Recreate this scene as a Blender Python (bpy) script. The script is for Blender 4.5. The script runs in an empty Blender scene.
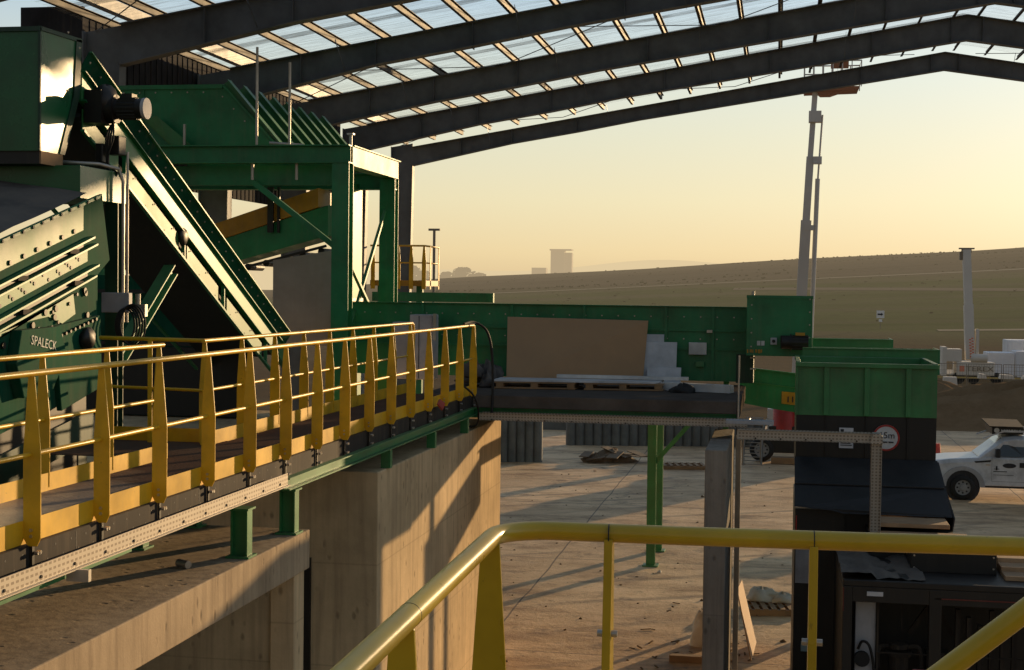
import bpy, math, random
from mathutils import Vector, Matrix
random.seed(7)
D = bpy.data
scene = bpy.context.scene
COL = scene.collection
rad = math.radians

# ------------------------------------------------------------------ camera
# world axes: X = across the shed, Y = along the shed, Z = up; yard level Z = 0
EYE = Vector((0, 0, 6.35)); FPX = 1479.0
yaw, pitch, roll = rad(10.23), rad(1.79), rad(0.7)
F0 = Vector((-math.sin(yaw), math.cos(yaw), 0)); R0 = Vector((math.cos(yaw), math.sin(yaw), 0)); U0 = Vector((0, 0, 1))
FW = F0*math.cos(pitch) - U0*math.sin(pitch); UW = U0*math.cos(pitch) + F0*math.sin(pitch)
RW = R0*math.cos(roll) + UW*math.sin(roll); UP = UW*math.cos(roll) - R0*math.sin(roll)
cd = D.cameras.new("camera"); cd.sensor_width = 36; cd.lens = FPX/1024*36; cd.clip_start = 0.05; cd.clip_end = 9000
cam = D.objects.new("camera", cd); COL.objects.link(cam)
cam.matrix_world = Matrix(((RW.x, UP.x, -FW.x, EYE.x), (RW.y, UP.y, -FW.y, EYE.y), (RW.z, UP.z, -FW.z, EYE.z), (0, 0, 0, 1)))
scene.camera = cam

# ------------------------------------------------------------------ materials
MATS = {}
def nodes(name):
    m = D.materials.new(name); m.use_nodes = True
    nt = m.node_tree; b = nt.nodes["Principled BSDF"]; MATS[name] = m
    return m, nt, b
def N(nt, t, **kw):
    n = nt.nodes.new(t)
    for k, v in kw.items():
        if k in n.inputs: n.inputs[k].default_value = v
        else: setattr(n, k, v)
    return n
def mixc(nt, fac, a, b, mode='MIX'):
    n = nt.nodes.new('ShaderNodeMix'); n.data_type = 'RGBA'; n.blend_type = mode
    for s, v in ((n.inputs[0], fac), (n.inputs[6], a), (n.inputs[7], b)):
        if hasattr(v, 'links'): nt.links.new(v, s)
        elif isinstance(v, (tuple, list)): s.default_value = (*v[:3], 1)
        else: s.default_value = v
    return n.outputs[2]
def ramp(nt, src, p0, p1, c0=(0, 0, 0), c1=(1, 1, 1)):
    r = nt.nodes.new('ShaderNodeValToRGB'); e = r.color_ramp.elements
    e[0].position, e[1].position = p0, p1; e[0].color = (*c0, 1); e[1].color = (*c1, 1)
    nt.links.new(src, r.inputs[0]); return r.outputs[0]
def math_(nt, op, a, b=None):
    n = nt.nodes.new('ShaderNodeMath'); n.operation = op
    for i, v in enumerate((a, b)):
        if v is None: continue
        if hasattr(v, 'links'): nt.links.new(v, n.inputs[i])
        else: n.inputs[i].default_value = v
    return n.outputs[0]
def geo(nt):
    return nt.nodes.new('ShaderNodeNewGeometry')
def noise(nt, vec, scale, detail=5, rough=.6):
    n = N(nt, 'ShaderNodeTexNoise', Scale=scale, Detail=detail, Roughness=rough)
    nt.links.new(vec, n.inputs['Vector']); return n.outputs['Fac']
def stretch(nt, vec, s):
    m = nt.nodes.new('ShaderNodeMapping'); m.inputs['Scale'].default_value = s
    nt.links.new(vec, m.inputs['Vector']); return m.outputs[0]
def bump(nt, b, h, strength, dist=.01):
    n = N(nt, 'ShaderNodeBump', Strength=strength, Distance=dist)
    nt.links.new(h, n.inputs['Height']); nt.links.new(n.outputs[0], b.inputs['Normal'])

def paint(name, col, rough=.42, dust=.35, dustcol=(.20, .15, .10), metallic=0, streak=.25, orange=.05, spec=.5, mott=1.0, chips=0):
    m, nt, b = nodes(name); g = geo(nt); P = g.outputs['Position']
    n1 = noise(nt, P, 1.7); n2 = noise(nt, stretch(nt, P, (7, 7, .5)), 1.3); n3 = noise(nt, P, 55, 2)
    dark = tuple(c*(1-.38*mott) for c in col); lite = tuple(min(1, c*(1+.18*mott)) for c in col)
    c = mixc(nt, ramp(nt, n1, .3, .7), dark, lite)
    c = mixc(nt, math_(nt, 'MULTIPLY', ramp(nt, n2, .5, .75), streak), c, tuple(x*.6+.4*y for x, y in zip(dustcol, col)))
    sep = nt.nodes.new('ShaderNodeSeparateXYZ'); nt.links.new(g.outputs['Normal'], sep.inputs[0])
    up = ramp(nt, sep.outputs['Z'], .35, .95)
    dm = math_(nt, 'MULTIPLY', math_(nt, 'MULTIPLY', up, ramp(nt, n1, .15, .6)), dust)
    c = mixc(nt, dm, c, dustcol)
    if chips:
        ch = math_(nt, 'MULTIPLY', ramp(nt, noise(nt, stretch(nt, P, (1, 1, .6)), 26, 5, .65), .66, .69), ramp(nt, noise(nt, P, 1.9, 3), .45, .6))
        c = mixc(nt, math_(nt, 'MULTIPLY', ch, chips), c, (.05, .03, .02))
        gr_ = ramp(nt, noise(nt, P, 5.5, 6, .7), .52, .72); c = mixc(nt, math_(nt, 'MULTIPLY', gr_, .22), c, tuple(.5*x+.5*y for x, y in zip(dustcol, col)))
    nt.links.new(c, b.inputs['Base Color'])
    r = math_(nt, 'ADD', math_(nt, 'MULTIPLY', n1, .22), rough-.11)
    r = math_(nt, 'ADD', r, math_(nt, 'MULTIPLY', dm, .4))
    nt.links.new(r, b.inputs['Roughness']); b.inputs['Metallic'].default_value = metallic
    b.inputs['Specular IOR Level'].default_value = spec
    bump(nt, b, math_(nt, 'ADD', math_(nt, 'MULTIPLY', n1, 2.0), math_(nt, 'MULTIPLY', n3, .1)), orange, .02)
    return m
def concrete(name, col, stain=(.10, .08, .06), boards=True, rough=.9, spec=.04):
    m, nt, b = nodes(name); g = geo(nt); P = g.outputs['Position']
    n1 = noise(nt, P, .9, 8, .65); n2 = noise(nt, stretch(nt, P, (6, 6, .35)), 1.6, 6); n3 = noise(nt, P, 30, 4)
    c = mixc(nt, ramp(nt, n1, .28, .72), tuple(x*.68 for x in col), tuple(x*1.12 for x in col))
    if boards: c = mixc(nt, math_(nt, 'MULTIPLY', ramp(nt, n2, .45, .72), .55), c, stain)
    v = N(nt, 'ShaderNodeTexVoronoi', Scale=7.0); nt.links.new(stretch(nt, P, (1, 1, .55)), v.inputs['Vector'])
    pits = ramp(nt, v.outputs['Distance'], .10, .24)
    pk = ramp(nt, noise(nt, P, 1.6), .46, .54)
    pit = math_(nt, 'MULTIPLY', math_(nt, 'SUBTRACT', 1.0, pits), pk)
    c = mixc(nt, math_(nt, 'MULTIPLY', pit, .6), c, tuple(x*.3 for x in col))
    sp_ = nt.nodes.new('ShaderNodeSeparateXYZ'); nt.links.new(P, sp_.inputs[0])
    zz = math_(nt, 'ADD', math_(nt, 'MULTIPLY', sp_.outputs['Z'], .8), math_(nt, 'MULTIPLY', n1, .015)); fr = math_(nt, 'FRACT', math_(nt, 'ADD', zz, .1))
    seam = ramp(nt, math_(nt, 'ABSOLUTE', math_(nt, 'SUBTRACT', fr, .5)), .003, .010, (1, 1, 1), (0, 0, 0))
    if boards: c = mixc(nt, math_(nt, 'MULTIPLY', seam, .35), c, tuple(x*.4 for x in col))
    blot = ramp(nt, noise(nt, stretch(nt, P, (1, 1, .6)), .8, 3), .5, .75); c = mixc(nt, math_(nt, 'MULTIPLY', blot, .35), c, tuple(x*.45 for x in col))
    nt.links.new(c, b.inputs['Base Color']); b.inputs['Roughness'].default_value = rough
    b.inputs['Specular IOR Level'].default_value = spec
    h = math_(nt, 'ADD', math_(nt, 'MULTIPLY', n3, .5), math_(nt, 'MULTIPLY', n2, .8))
    bump(nt, b, math_(nt, 'SUBTRACT', h, pit), .45, .012)
    return m

GREEN = paint('green_paint', (.014, .190, .068), .42, .30, orange=.08, chips=.75)
GREEN2 = paint('bright_green_paint', (.020, .190, .050), .44, .28, orange=.06, spec=.75, chips=.75)
SHADEG = paint('shaded_green_paint', (.009, .080, .042), .78, .3, spec=.08)  # shaded copy of the machine green, the shade put into its colour
SCR = paint('sunlit_side_green', (.032, .17, .048), .50, .25, spec=.55, orange=.05)  # sunlit copy of the machine green, for faces the sun falls on
SUNSTEEL = paint('sunlit_dusty_steel', (.46, .28, .15), .8, .2, streak=.5, orange=.3)  # dusty brown steel, colour raised for the orange sunlight on it
DGREEN = paint('dark_green_paint', (.006, .045, .022), .5, .3)
YELLOW = paint('yellow_paint', (.74, .42, .012), .40, .25, streak=.22, orange=.04, chips=.75)
OCHRE = paint('worn_yellow_paint', (.46, .23, .012), .5, .45, streak=.4, chips=.75)
BLACK = paint('black_paint', (.0105, .009, .0075), .5, .16, (.07, .05, .035))
HOOD = paint('blue_black_paint', (.014, .014, .016), .45, .25, (.06, .055, .05))
STEEL = paint('dark_primer_steel', (.125, .136, .148), .55, .2, (.10, .09, .08), streak=.25)
GREYST = paint('grey_stringer_steel', (.040, .033, .028), .75, .3, streak=.5, spec=.15)
GALV = paint('galvanised_steel', (.50, .46, .40), .42, .2, metallic=.55, streak=.2)
PURL = paint('galvanised_purlin', (.055, .046, .038), .6, .1, metallic=.1, streak=.2, spec=.15)
WHITE = paint('white_paint', (.62, .62, .61), .4, .3, (.35, .3, .24))
OFFW = paint('off_white_board', (.62, .62, .64), .6, .3, (.3, .27, .22))
GREYP = paint('grey_panel_paint', (.42, .42, .44), .6, .3)
BOARDM = paint('particle_board', (.40, .235, .115), .75, .2, streak=.12, orange=.1, mott=.25)
WOOD = paint('pale_wood', (.33, .19, .09), .8, .35, streak=.5, orange=.3)
RUBBER = paint('black_rubber', (.012, .012, .012), .7, .5, (.06, .05, .04))
RED = paint('red_paint', (.42, .025, .018), .5, .3)
ORANGE = paint('orange_paint', (.30, .075, .02), .5, .3)
TARP = paint('grey_tarpaulin', (.085, .075, .07), .8, .3, streak=.5, orange=.4)
CHROME = paint('bolt_zinc', (.55, .52, .47), .3, .1, metallic=.8)
DECKM = paint('dusty_deck', (.115, .098, .085), .85, .4, (.075, .062, .052), orange=.4, spec=0.0)
BLOCK = paint('grey_ribbed_concrete', (.15, .155, .145), .8, .3, streak=.4)
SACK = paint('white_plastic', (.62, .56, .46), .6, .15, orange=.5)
TYREW = paint('wheel_rim_grey', (.30, .30, .30), .5, .4)
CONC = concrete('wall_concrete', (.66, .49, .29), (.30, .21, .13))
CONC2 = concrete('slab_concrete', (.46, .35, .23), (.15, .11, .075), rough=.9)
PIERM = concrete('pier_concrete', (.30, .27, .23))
INK = paint('dark_print', (.02, .02, .025), .6, 0)
PALE = paint('pale_print', (.42, .46, .42), .6, 0)

def glassmat():
    m, nt, b = nodes('dark_window_glass')
    b.inputs['Base Color'].default_value = (.02, .024, .026, 1); b.inputs['Roughness'].default_value = .06
    b.inputs['Specular IOR Level'].default_value = .8
    return m
GLASS = glassmat()
def chequer():
    m, nt, b = nodes('chequer_plate'); g = geo(nt); P = g.outputs['Position']
    rot = nt.nodes.new('ShaderNodeMapping'); rot.inputs['Rotation'].default_value = (0, 0, .785); rot.inputs['Scale'].default_value = (26, 26, 1)
    nt.links.new(P, rot.inputs['Vector'])
    ch = N(nt, 'ShaderNodeTexChecker', Scale=1.0); nt.links.new(rot.outputs[0], ch.inputs['Vector'])
    v = N(nt, 'ShaderNodeTexVoronoi', Scale=1.0); nt.links.new(rot.outputs[0], v.inputs['Vector'])
    n1 = noise(nt, P, 1.3, 7)
    sep = nt.nodes.new('ShaderNodeSeparateXYZ'); nt.links.new(P, sep.inputs[0])
    worn = ramp(nt, math_(nt, 'ADD', math_(nt, 'MULTIPLY', sep.outputs['Y'], .05), math_(nt, 'MULTIPLY', n1, .17)), .56, .70)
    c = mixc(nt, worn, mixc(nt, ramp(nt, n1, .35, .65), (.26, .20, .15), (.40, .33, .26)), mixc(nt, n1, (.075, .048, .034), (.13, .085, .06)))
    nt.links.new(c, b.inputs['Base Color'])
    nt.links.new(math_(nt, 'SUBTRACT', .45, math_(nt, 'MULTIPLY', worn, .45)), b.inputs['Metallic'])
    nt.links.new(math_(nt, 'ADD', math_(nt, 'MULTIPLY', worn, .6), math_(nt, 'ADD', .28, math_(nt, 'MULTIPLY', n1, .2))), b.inputs['Roughness'])
    nt.links.new(math_(nt, 'SUBTRACT', .5, math_(nt, 'MULTIPLY', worn, .5)), b.inputs['Specular IOR Level'])
    bump(nt, b, ramp(nt, v.outputs['Distance'], .15, .4), .5, .004)
    return m
CHEQ = chequer()
def tread(name, base, holes, sx, sz):
    # galvanised perforated metal: dark slots on a regular grid across Y and Z
    m, nt, b = nodes(name); g = geo(nt); P = g.outputs['Position']
    n1 = noise(nt, P, 3)
    br = nt.nodes.new('ShaderNodeTexBrick'); br.offset = 0
    mp = nt.nodes.new('ShaderNodeMapping'); sep = nt.nodes.new('ShaderNodeSeparateXYZ'); nt.links.new(P, sep.inputs[0])
    cmb = nt.nodes.new('ShaderNodeCombineXYZ')
    nt.links.new(math_(nt, 'ADD', sep.outputs['X'], sep.outputs['Y']), cmb.inputs[0]); nt.links.new(sep.outputs['Z'], cmb.inputs[1])
    nt.links.new(cmb.outputs[0], br.inputs['Vector'])
    for k, v in dict(Scale=1.0, **{'Mortar Size': .012, 'Brick Width': sx, 'Row Height': sz}).items(): br.inputs[k].default_value = v
    c = mixc(nt, n1, tuple(x*.75 for x in base), base)
    c = mixc(nt, br.outputs['Fac'], tuple(x for x in holes), c)
    nt.links.new(c, b.inputs['Base Color']); b.inputs['Metallic'].default_value = .3; b.inputs['Roughness'].default_value = .5
    return m
TRAY = tread('perforated_tray_steel', (.50, .44, .36), (.22, .18, .14), .05, .045)
TRAYL = tread('walkway_tray_steel', (.46, .40, .32), (.20, .16, .12), .06, .04)

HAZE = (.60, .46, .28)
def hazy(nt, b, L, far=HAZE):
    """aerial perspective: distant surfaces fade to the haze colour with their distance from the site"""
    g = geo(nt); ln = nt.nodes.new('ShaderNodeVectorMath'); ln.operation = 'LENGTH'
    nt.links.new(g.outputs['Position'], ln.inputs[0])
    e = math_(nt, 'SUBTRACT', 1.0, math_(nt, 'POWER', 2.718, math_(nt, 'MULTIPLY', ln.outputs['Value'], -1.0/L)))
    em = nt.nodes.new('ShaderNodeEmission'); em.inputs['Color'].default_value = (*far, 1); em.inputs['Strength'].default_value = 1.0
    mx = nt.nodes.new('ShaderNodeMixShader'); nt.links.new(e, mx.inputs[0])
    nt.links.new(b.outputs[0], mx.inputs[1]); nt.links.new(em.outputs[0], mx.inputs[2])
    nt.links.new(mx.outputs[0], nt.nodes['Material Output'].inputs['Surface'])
def terrain_mat():
    m, nt, b = nodes('hill_ground'); g = geo(nt); P = g.outputs['Position']
    sep = nt.nodes.new('ShaderNodeSeparateXYZ'); nt.links.new(P, sep.inputs[0])
    n1 = noise(nt, stretch(nt, P, (.012, .04, 0)), 1.0, 8, .7); n2 = noise(nt, P, .35, 8, .7)
    n3 = noise(nt, P, .03, 4)
    dirt = mixc(nt, n2, (.062, .040, .024), (.105, .070, .043))
    grass = mixc(nt, ramp(nt, n1, .35, .65), (.042, .064, .015), (.090, .104, .036))
    dry = mixc(nt, ramp(nt, n1, .3, .7), (.075, .054, .035), (.130, .098, .066))
    yy = math_(nt, 'ADD', sep.outputs['Y'], math_(nt, 'MULTIPLY', math_(nt, 'SUBTRACT', n3, .5), 60.0))
    ys_ = math_(nt, 'MULTIPLY', yy, .001)
    f1 = ramp(nt, ys_, .165, .20); f2 = ramp(nt, ys_, .335, .385)
    c = mixc(nt, f1, dirt, grass); c = mixc(nt, f2, c, dry)
    band = ramp(nt, noise(nt, stretch(nt, P, (.004, .05, 0)), 1.0, 5, .6), .45, .62); c = mixc(nt, math_(nt, 'MULTIPLY', band, .5), c, (.125, .098, .062))
    sv = N(nt, 'ShaderNodeTexVoronoi', Scale=.35); nt.links.new(stretch(nt, P, (1, .6, 0)), sv.inputs['Vector'])
    scr = math_(nt, 'MULTIPLY', ramp(nt, sv.outputs['Distance'], .18, .34, (1, 1, 1), (0, 0, 0)), ramp(nt, noise(nt, P, .02, 4), .45, .6))
    c = mixc(nt, math_(nt, 'MULTIPLY', scr, .6), c, (.035, .034, .018))
    nt.links.new(c, b.inputs['Base Color']); b.inputs['Roughness'].default_value = 1.0; b.inputs['Specular IOR Level'].default_value = 0
    bump(nt, b, math_(nt, 'ADD', n2, n1), .7, .5)
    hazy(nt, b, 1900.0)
    return m
def yard_mat():
    m, nt, b = nodes('yard_concrete'); g = geo(nt); P = g.outputs['Position']
    n1 = noise(nt, P, .22, 9, .62); n2 = noise(nt, stretch(nt, P, (.55, 1.25, 1)), .8, 9, .75); n3 = noise(nt, P, 9, 6, .7)
    c = mixc(nt, ramp(nt, n1, .3, .7), (.50, .325, .175), (.78, .56, .335))
    c = mixc(nt, math_(nt, 'MULTIPLY', ramp(nt, n2, .45, .66), .75), c, (.20, .11, .055))
    c = mixc(nt, math_(nt, 'MULTIPLY', ramp(nt, n3, .62, .72), .45), c, (.08, .06, .045))
    st1 = ramp(nt, noise(nt, P, .75, 6, .7), .56, .68); c = mixc(nt, math_(nt, 'MULTIPLY', st1, .7), c, (.11, .078, .052))
    st2 = ramp(nt, noise(nt, stretch(nt, P, (1, 1.3, 1)), 3.2, 7, .75), .58, .66); c = mixc(nt, math_(nt, 'MULTIPLY', st2, .6), c, (.07, .05, .036))
    lt_ = ramp(nt, noise(nt, P, 1.7, 5, .7), .58, .72); c = mixc(nt, math_(nt, 'MULTIPLY', lt_, .22), c, (.55, .46, .35))
    wv = N(nt, 'ShaderNodeTexWave', Scale=.16, Distortion=7.0, Detail=2.5); wv.inputs['Detail Scale'].default_value = .35
    mpw = nt.nodes.new('ShaderNodeMapping'); mpw.inputs['Rotation'].default_value = (0, 0, 1.0); nt.links.new(P, mpw.inputs['Vector']); nt.links.new(mpw.outputs[0], wv.inputs['Vector'])
    tr_ = math_(nt, 'MULTIPLY', ramp(nt, wv.outputs['Fac'], .93, .985), ramp(nt, n1, .42, .6)); c = mixc(nt, math_(nt, 'MULTIPLY', tr_, .5), c, (.09, .065, .045))
    # slab joints and wandering cracks
    br = nt.nodes.new('ShaderNodeTexBrick'); br.offset = 0
    w = noise(nt, P, .28, 2); ad = nt.nodes.new('ShaderNodeVectorMath'); ad.operation = 'ADD'
    sc = nt.nodes.new('ShaderNodeVectorMath'); sc.operation = 'SCALE'; cmb = nt.nodes.new('ShaderNodeCombineXYZ')
    nt.links.new(w, cmb.inputs[0]); nt.links.new(w, cmb.inputs[1]); nt.links.new(cmb.outputs[0], sc.inputs[0]); sc.inputs['Scale'].default_value = .14
    mpj = nt.nodes.new('ShaderNodeMapping'); mpj.inputs['Location'].default_value = (5.0, 1.5, 0); nt.links.new(P, mpj.inputs['Vector']); nt.links.new(mpj.outputs[0], ad.inputs[0]); nt.links.new(sc.outputs[0], ad.inputs[1]); nt.links.new(ad.outputs[0], br.inputs['Vector'])
    for k, v in {'Scale': 1.0, 'Mortar Size': .022, 'Brick Width': 6.3, 'Row Height': 9.0, 'Mortar Smooth': .3}.items(): br.inputs[k].default_value = v
    c = mixc(nt, math_(nt, 'MULTIPLY', br.outputs['Fac'], .75), c, (.06, .045, .035))
    nt.links.new(c, b.inputs['Base Color'])
    nt.links.new(math_(nt, 'ADD', .52, math_(nt, 'MULTIPLY', n2, .3)), b.inputs['Roughness']); b.inputs['Specular IOR Level'].default_value = .18
    h = math_(nt, 'ADD', math_(nt, 'MULTIPLY', n2, 1.2), math_(nt, 'MULTIPLY', n3, .6))
    bump(nt, b, h, .8, .045)
    return m
def soil_mat():
    m, nt, b = nodes('bare_soil'); g = geo(nt); P = g.outputs['Position']
    n1 = noise(nt, P, .8, 10, .8); n2 = noise(nt, P, 3, 8, .8)
    c = mixc(nt, ramp(nt, n1, .3, .7), (.11, .068, .036), (.21, .138, .082))
    nt.links.new(c, b.inputs['Base Color']); b.inputs['Roughness'].default_value = 1.0; b.inputs['Specular IOR Level'].default_value = 0
    bump(nt, b, math_(nt, 'ADD', n1, math_(nt, 'MULTIPLY', n2, .3)), .9, .25)
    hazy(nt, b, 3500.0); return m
def hazed(name, col, L=1500.0, rough=.7):
    m, nt, b = nodes(name); g = geo(nt); n1 = noise(nt, g.outputs['Position'], .8)
    nt.links.new(mixc(nt, n1, tuple(x*.8 for x in col), tuple(min(1, x*1.15) for x in col)), b.inputs['Base Color'])
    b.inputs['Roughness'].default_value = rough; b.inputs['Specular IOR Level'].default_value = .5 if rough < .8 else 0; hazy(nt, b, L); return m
def ridge_mat():
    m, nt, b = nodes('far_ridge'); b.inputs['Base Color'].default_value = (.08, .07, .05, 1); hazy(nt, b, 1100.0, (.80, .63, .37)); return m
def mesh_net():
    m, nt, b = nodes('roof_safety_mesh')
    b.inputs['Base Color'].default_value = (.36, .43, .50, 1); b.inputs['Roughness'].default_value = .8
    g = geo(nt); n1 = noise(nt, stretch(nt, g.outputs['Position'], (1.2, 8, 1)), 1.0, 3)
    nt.links.new(ramp(nt, n1, .35, .65, (.30, .30, .30), (.70, .70, .70)), b.inputs['Alpha']); return m
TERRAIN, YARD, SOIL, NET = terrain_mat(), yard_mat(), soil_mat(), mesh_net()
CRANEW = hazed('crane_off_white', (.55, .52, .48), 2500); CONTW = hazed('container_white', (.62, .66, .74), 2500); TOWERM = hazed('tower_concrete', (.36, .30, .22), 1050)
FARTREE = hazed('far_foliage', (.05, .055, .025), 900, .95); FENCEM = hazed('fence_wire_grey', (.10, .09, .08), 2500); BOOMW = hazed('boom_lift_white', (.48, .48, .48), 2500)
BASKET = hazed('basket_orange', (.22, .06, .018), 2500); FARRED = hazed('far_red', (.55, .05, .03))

# ------------------------------------------------------------------ mesh helpers
def origin_of(o):
    p = Vector((0, 0, 0))
    while o is not None: p += o.location; o = o.parent
    return p
class MB:
    def __init__(s): s.v = []; s.f = []; s.sm = []; s.marks = []
    def add(s, vs, fs, smooth=False):
        k = len(s.v); s.v += [Vector(p) for p in vs]
        for f in fs: s.f.append([i+k for i in f]); s.sm.append(smooth)
        return s
    def box(s, x0, x1, y0, y1, z0, z1):
        s.marks.append((len(s.v), len(s.f)))
        x0, x1 = sorted((x0, x1)); y0, y1 = sorted((y0, y1)); z0, z1 = sorted((z0, z1))
        return s.add([(x0,y0,z0),(x1,y0,z0),(x1,y1,z0),(x0,y1,z0),(x0,y0,z1),(x1,y0,z1),(x1,y1,z1),(x0,y1,z1)],
                     [(0,3,2,1),(4,5,6,7),(0,1,5,4),(1,2,6,5),(2,3,7,6),(3,0,4,7)])
    def prism(s, pts, axis, a, b):
        n = len(pts)
        def P(p, t):
            return {'x': (t, p[0], p[1]), 'y': (p[0], t, p[1]), 'z': (p[0], p[1], t)}[axis]
        area = sum(pts[i][0]*pts[(i+1) % n][1]-pts[(i+1) % n][0]*pts[i][1] for i in range(n))
        if (area < 0) != (axis == 'y'): pts = pts[::-1]
        a, b = min(a, b), max(a, b)
        return s.add([P(p, a) for p in pts]+[P(p, b) for p in pts],
                     [list(range(n))[::-1], [n+i for i in range(n)]]+[(i, (i+1) % n, n+(i+1) % n, n+i) for i in range(n)])
    def bar(s, p0, p1, w, h, up=(0, 0, 1)):
        s.marks.append((len(s.v), len(s.f)))
        p0, p1 = Vector(p0), Vector(p1); d = (p1-p0).normalized(); up = Vector(up)
        if abs(d.dot(up)) > .98: up = Vector((0, 1, 0))
        a = d.cross(up).normalized(); c = a.cross(d)
        vs = [p+a*(sx*w/2)+c*(sz*h/2) for p in (p0, p1) for sx, sz in ((-1,-1),(1,-1),(1,1),(-1,1))]
        return s.add(vs, [(0,1,2,3),(7,6,5,4),(0,4,5,1),(1,5,6,2),(2,6,7,3),(3,7,4,0)])
    def ibeam(s, p0, p1, w, h, t=.012, tf=.016, up=(0, 0, 1)):
        p0, p1 = Vector(p0), Vector(p1); d = (p1-p0).normalized(); up = Vector(up)
        if abs(d.dot(up)) > .98: up = Vector((0, 1, 0))
        a = d.cross(up).normalized(); c = a.cross(d)
        s.bar(p0+c*(h/2-tf/2), p1+c*(h/2-tf/2), w, tf, up); s.bar(p0-c*(h/2-tf/2), p1-c*(h/2-tf/2), w, tf, up)
        return s.bar(p0, p1, t, h-2*tf, up)
    def tube(s, pts, r, n=12, caps=True, closed=False):
        s.marks.append((len(s.v), len(s.f)))
        pts = [Vector(p) for p in pts]; rings = []; prev = None; m = len(pts)
        rs = r if isinstance(r, (list, tuple)) else [r]*m
        for i, p in enumerate(pts):
            if closed: d = (pts[(i+1) % m]-pts[i-1]).normalized()
            else: d = (pts[min(i+1, m-1)]-pts[max(i-1, 0)]).normalized()
            if prev is None:
                u = Vector((0, 0, 1)) if abs(d.z) < .9 else Vector((1, 0, 0))
                a = d.cross(u).normalized()
            else: a = (prev-d*prev.dot(d)).normalized()
            prev = a; c = d.cross(a)
            rings.append([p+(a*math.cos(t)+c*math.sin(t))*rs[i] for t in [2*math.pi*k/n for k in range(n)]])
        vs = [q for rg in rings for q in rg]; fs = []
        for i in range(m if closed else m-1):
            j = (i+1) % m
            for k in range(n): fs.append((i*n+k, i*n+(k+1) % n, j*n+(k+1) % n, j*n+k))
        s.add(vs, fs, True)
        if caps and not closed:
            s.add(rings[0], [list(range(n))[::-1]]); s.add(rings[-1], [list(range(n))])
        return s
    def cyl(s, p0, p1, r, n=16): return s.tube([p0, p1], r, n)
    def quad(s, a, b, c, d): return s.add([a, b, c, d], [(0, 1, 2, 3)])
    def plate(s, pts, off):
        """polygon in space thickened by the vector off"""
        n = len(pts); pts = [Vector(p) for p in pts]; off = Vector(off)
        nn = (pts[1]-pts[0]).cross(pts[2]-pts[0])
        if nn.dot(off) > 0: pts = pts[::-1]
        return s.add(pts+[p+off for p in pts], [list(range(n)), [n+i for i in range(n)][::-1]]+[(i, n+i, n+(i+1) % n, (i+1) % n) for i in range(n)])
    def blob(s, c, rx, ry, rz, n=14, m=9, amp=.18, flat=True, seed=0):
        rnd = random.Random(seed); vs = []; fs = []
        ph = [rnd.uniform(0, 6.28) for _ in range(6)]
        for i in range(m+1):
            th = math.pi*i/m
            for k in range(n):
                t = 2*math.pi*k/n
                q = 1+amp*(math.sin(3*t+ph[0])*math.sin(2*th+ph[1])+.6*math.sin(5*t+ph[2]+3*th)+.4*rnd.uniform(-1, 1))
                z = math.cos(th)
                if flat and z < 0: z *= .15
                vs.append((c[0]+rx*q*math.sin(th)*math.cos(t), c[1]+ry*q*math.sin(th)*math.sin(t), c[2]+rz*q*z))
        for i in range(m):
            for k in range(n): fs.append((i*n+k, (i+1)*n+k, (i+1)*n+(k+1) % n, i*n+(k+1) % n))
        return s.add(vs, fs, True)
    def bolts(s, pts, axis, r=.012, h=.012):
        for p in pts:
            q = Vector(p); s.tube([q, q+Vector(axis)*h], r, 6)
        return s
    def build_each(s, name, mat, parent):
        ''' one object for each piece that was added with one call '''
        cuts = s.marks+[(len(s.v), len(s.f))]; out = None
        for (v0, f0), (v1, f1) in zip(cuts, cuts[1:]):
            if v1 == v0: continue
            m = MB(); m.v = s.v[v0:v1]; m.f = [[i-v0 for i in f] for f in s.f[f0:f1]]; m.sm = s.sm[f0:f1]; out = m.build(name, mat, parent)
        return out
    def build(s, name, mat, parent=None, bevel=0):
        o0 = origin_of(parent)
        me = D.meshes.new(name); me.from_pydata([p-o0 for p in s.v], [], s.f)
        me.polygons.foreach_set('use_smooth', s.sm); me.update()
        me.materials.append(mat)
        o = D.objects.new(name, me); COL.objects.link(o); o.parent = parent
        if bevel:
            md = o.modifiers.new('bevel', 'BEVEL'); md.width = bevel; md.segments = 2; md.limit_method = 'ANGLE'; md.angle_limit = rad(40)
            md.harden_normals = False
        return o
def tag(o, label, cat=None, group=None):
    if label: o['label'] = label
    if cat: o['category'] = cat
    if group: o['group'] = group
    return o
def thing(name, label, cat, loc=(0, 0, 0), group=None):
    o = D.objects.new(name, None); COL.objects.link(o); o.location = loc; o.empty_display_size = .3
    return tag(o, label, cat, group)
def structure(o): o['kind'] = 'structure'; return o
def copy_tree(o, parent=None):
    c = o.copy(); COL.objects.link(c); c.parent = parent
    for ch in [x for x in o.children]: copy_tree(ch, c)
    return c
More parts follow.
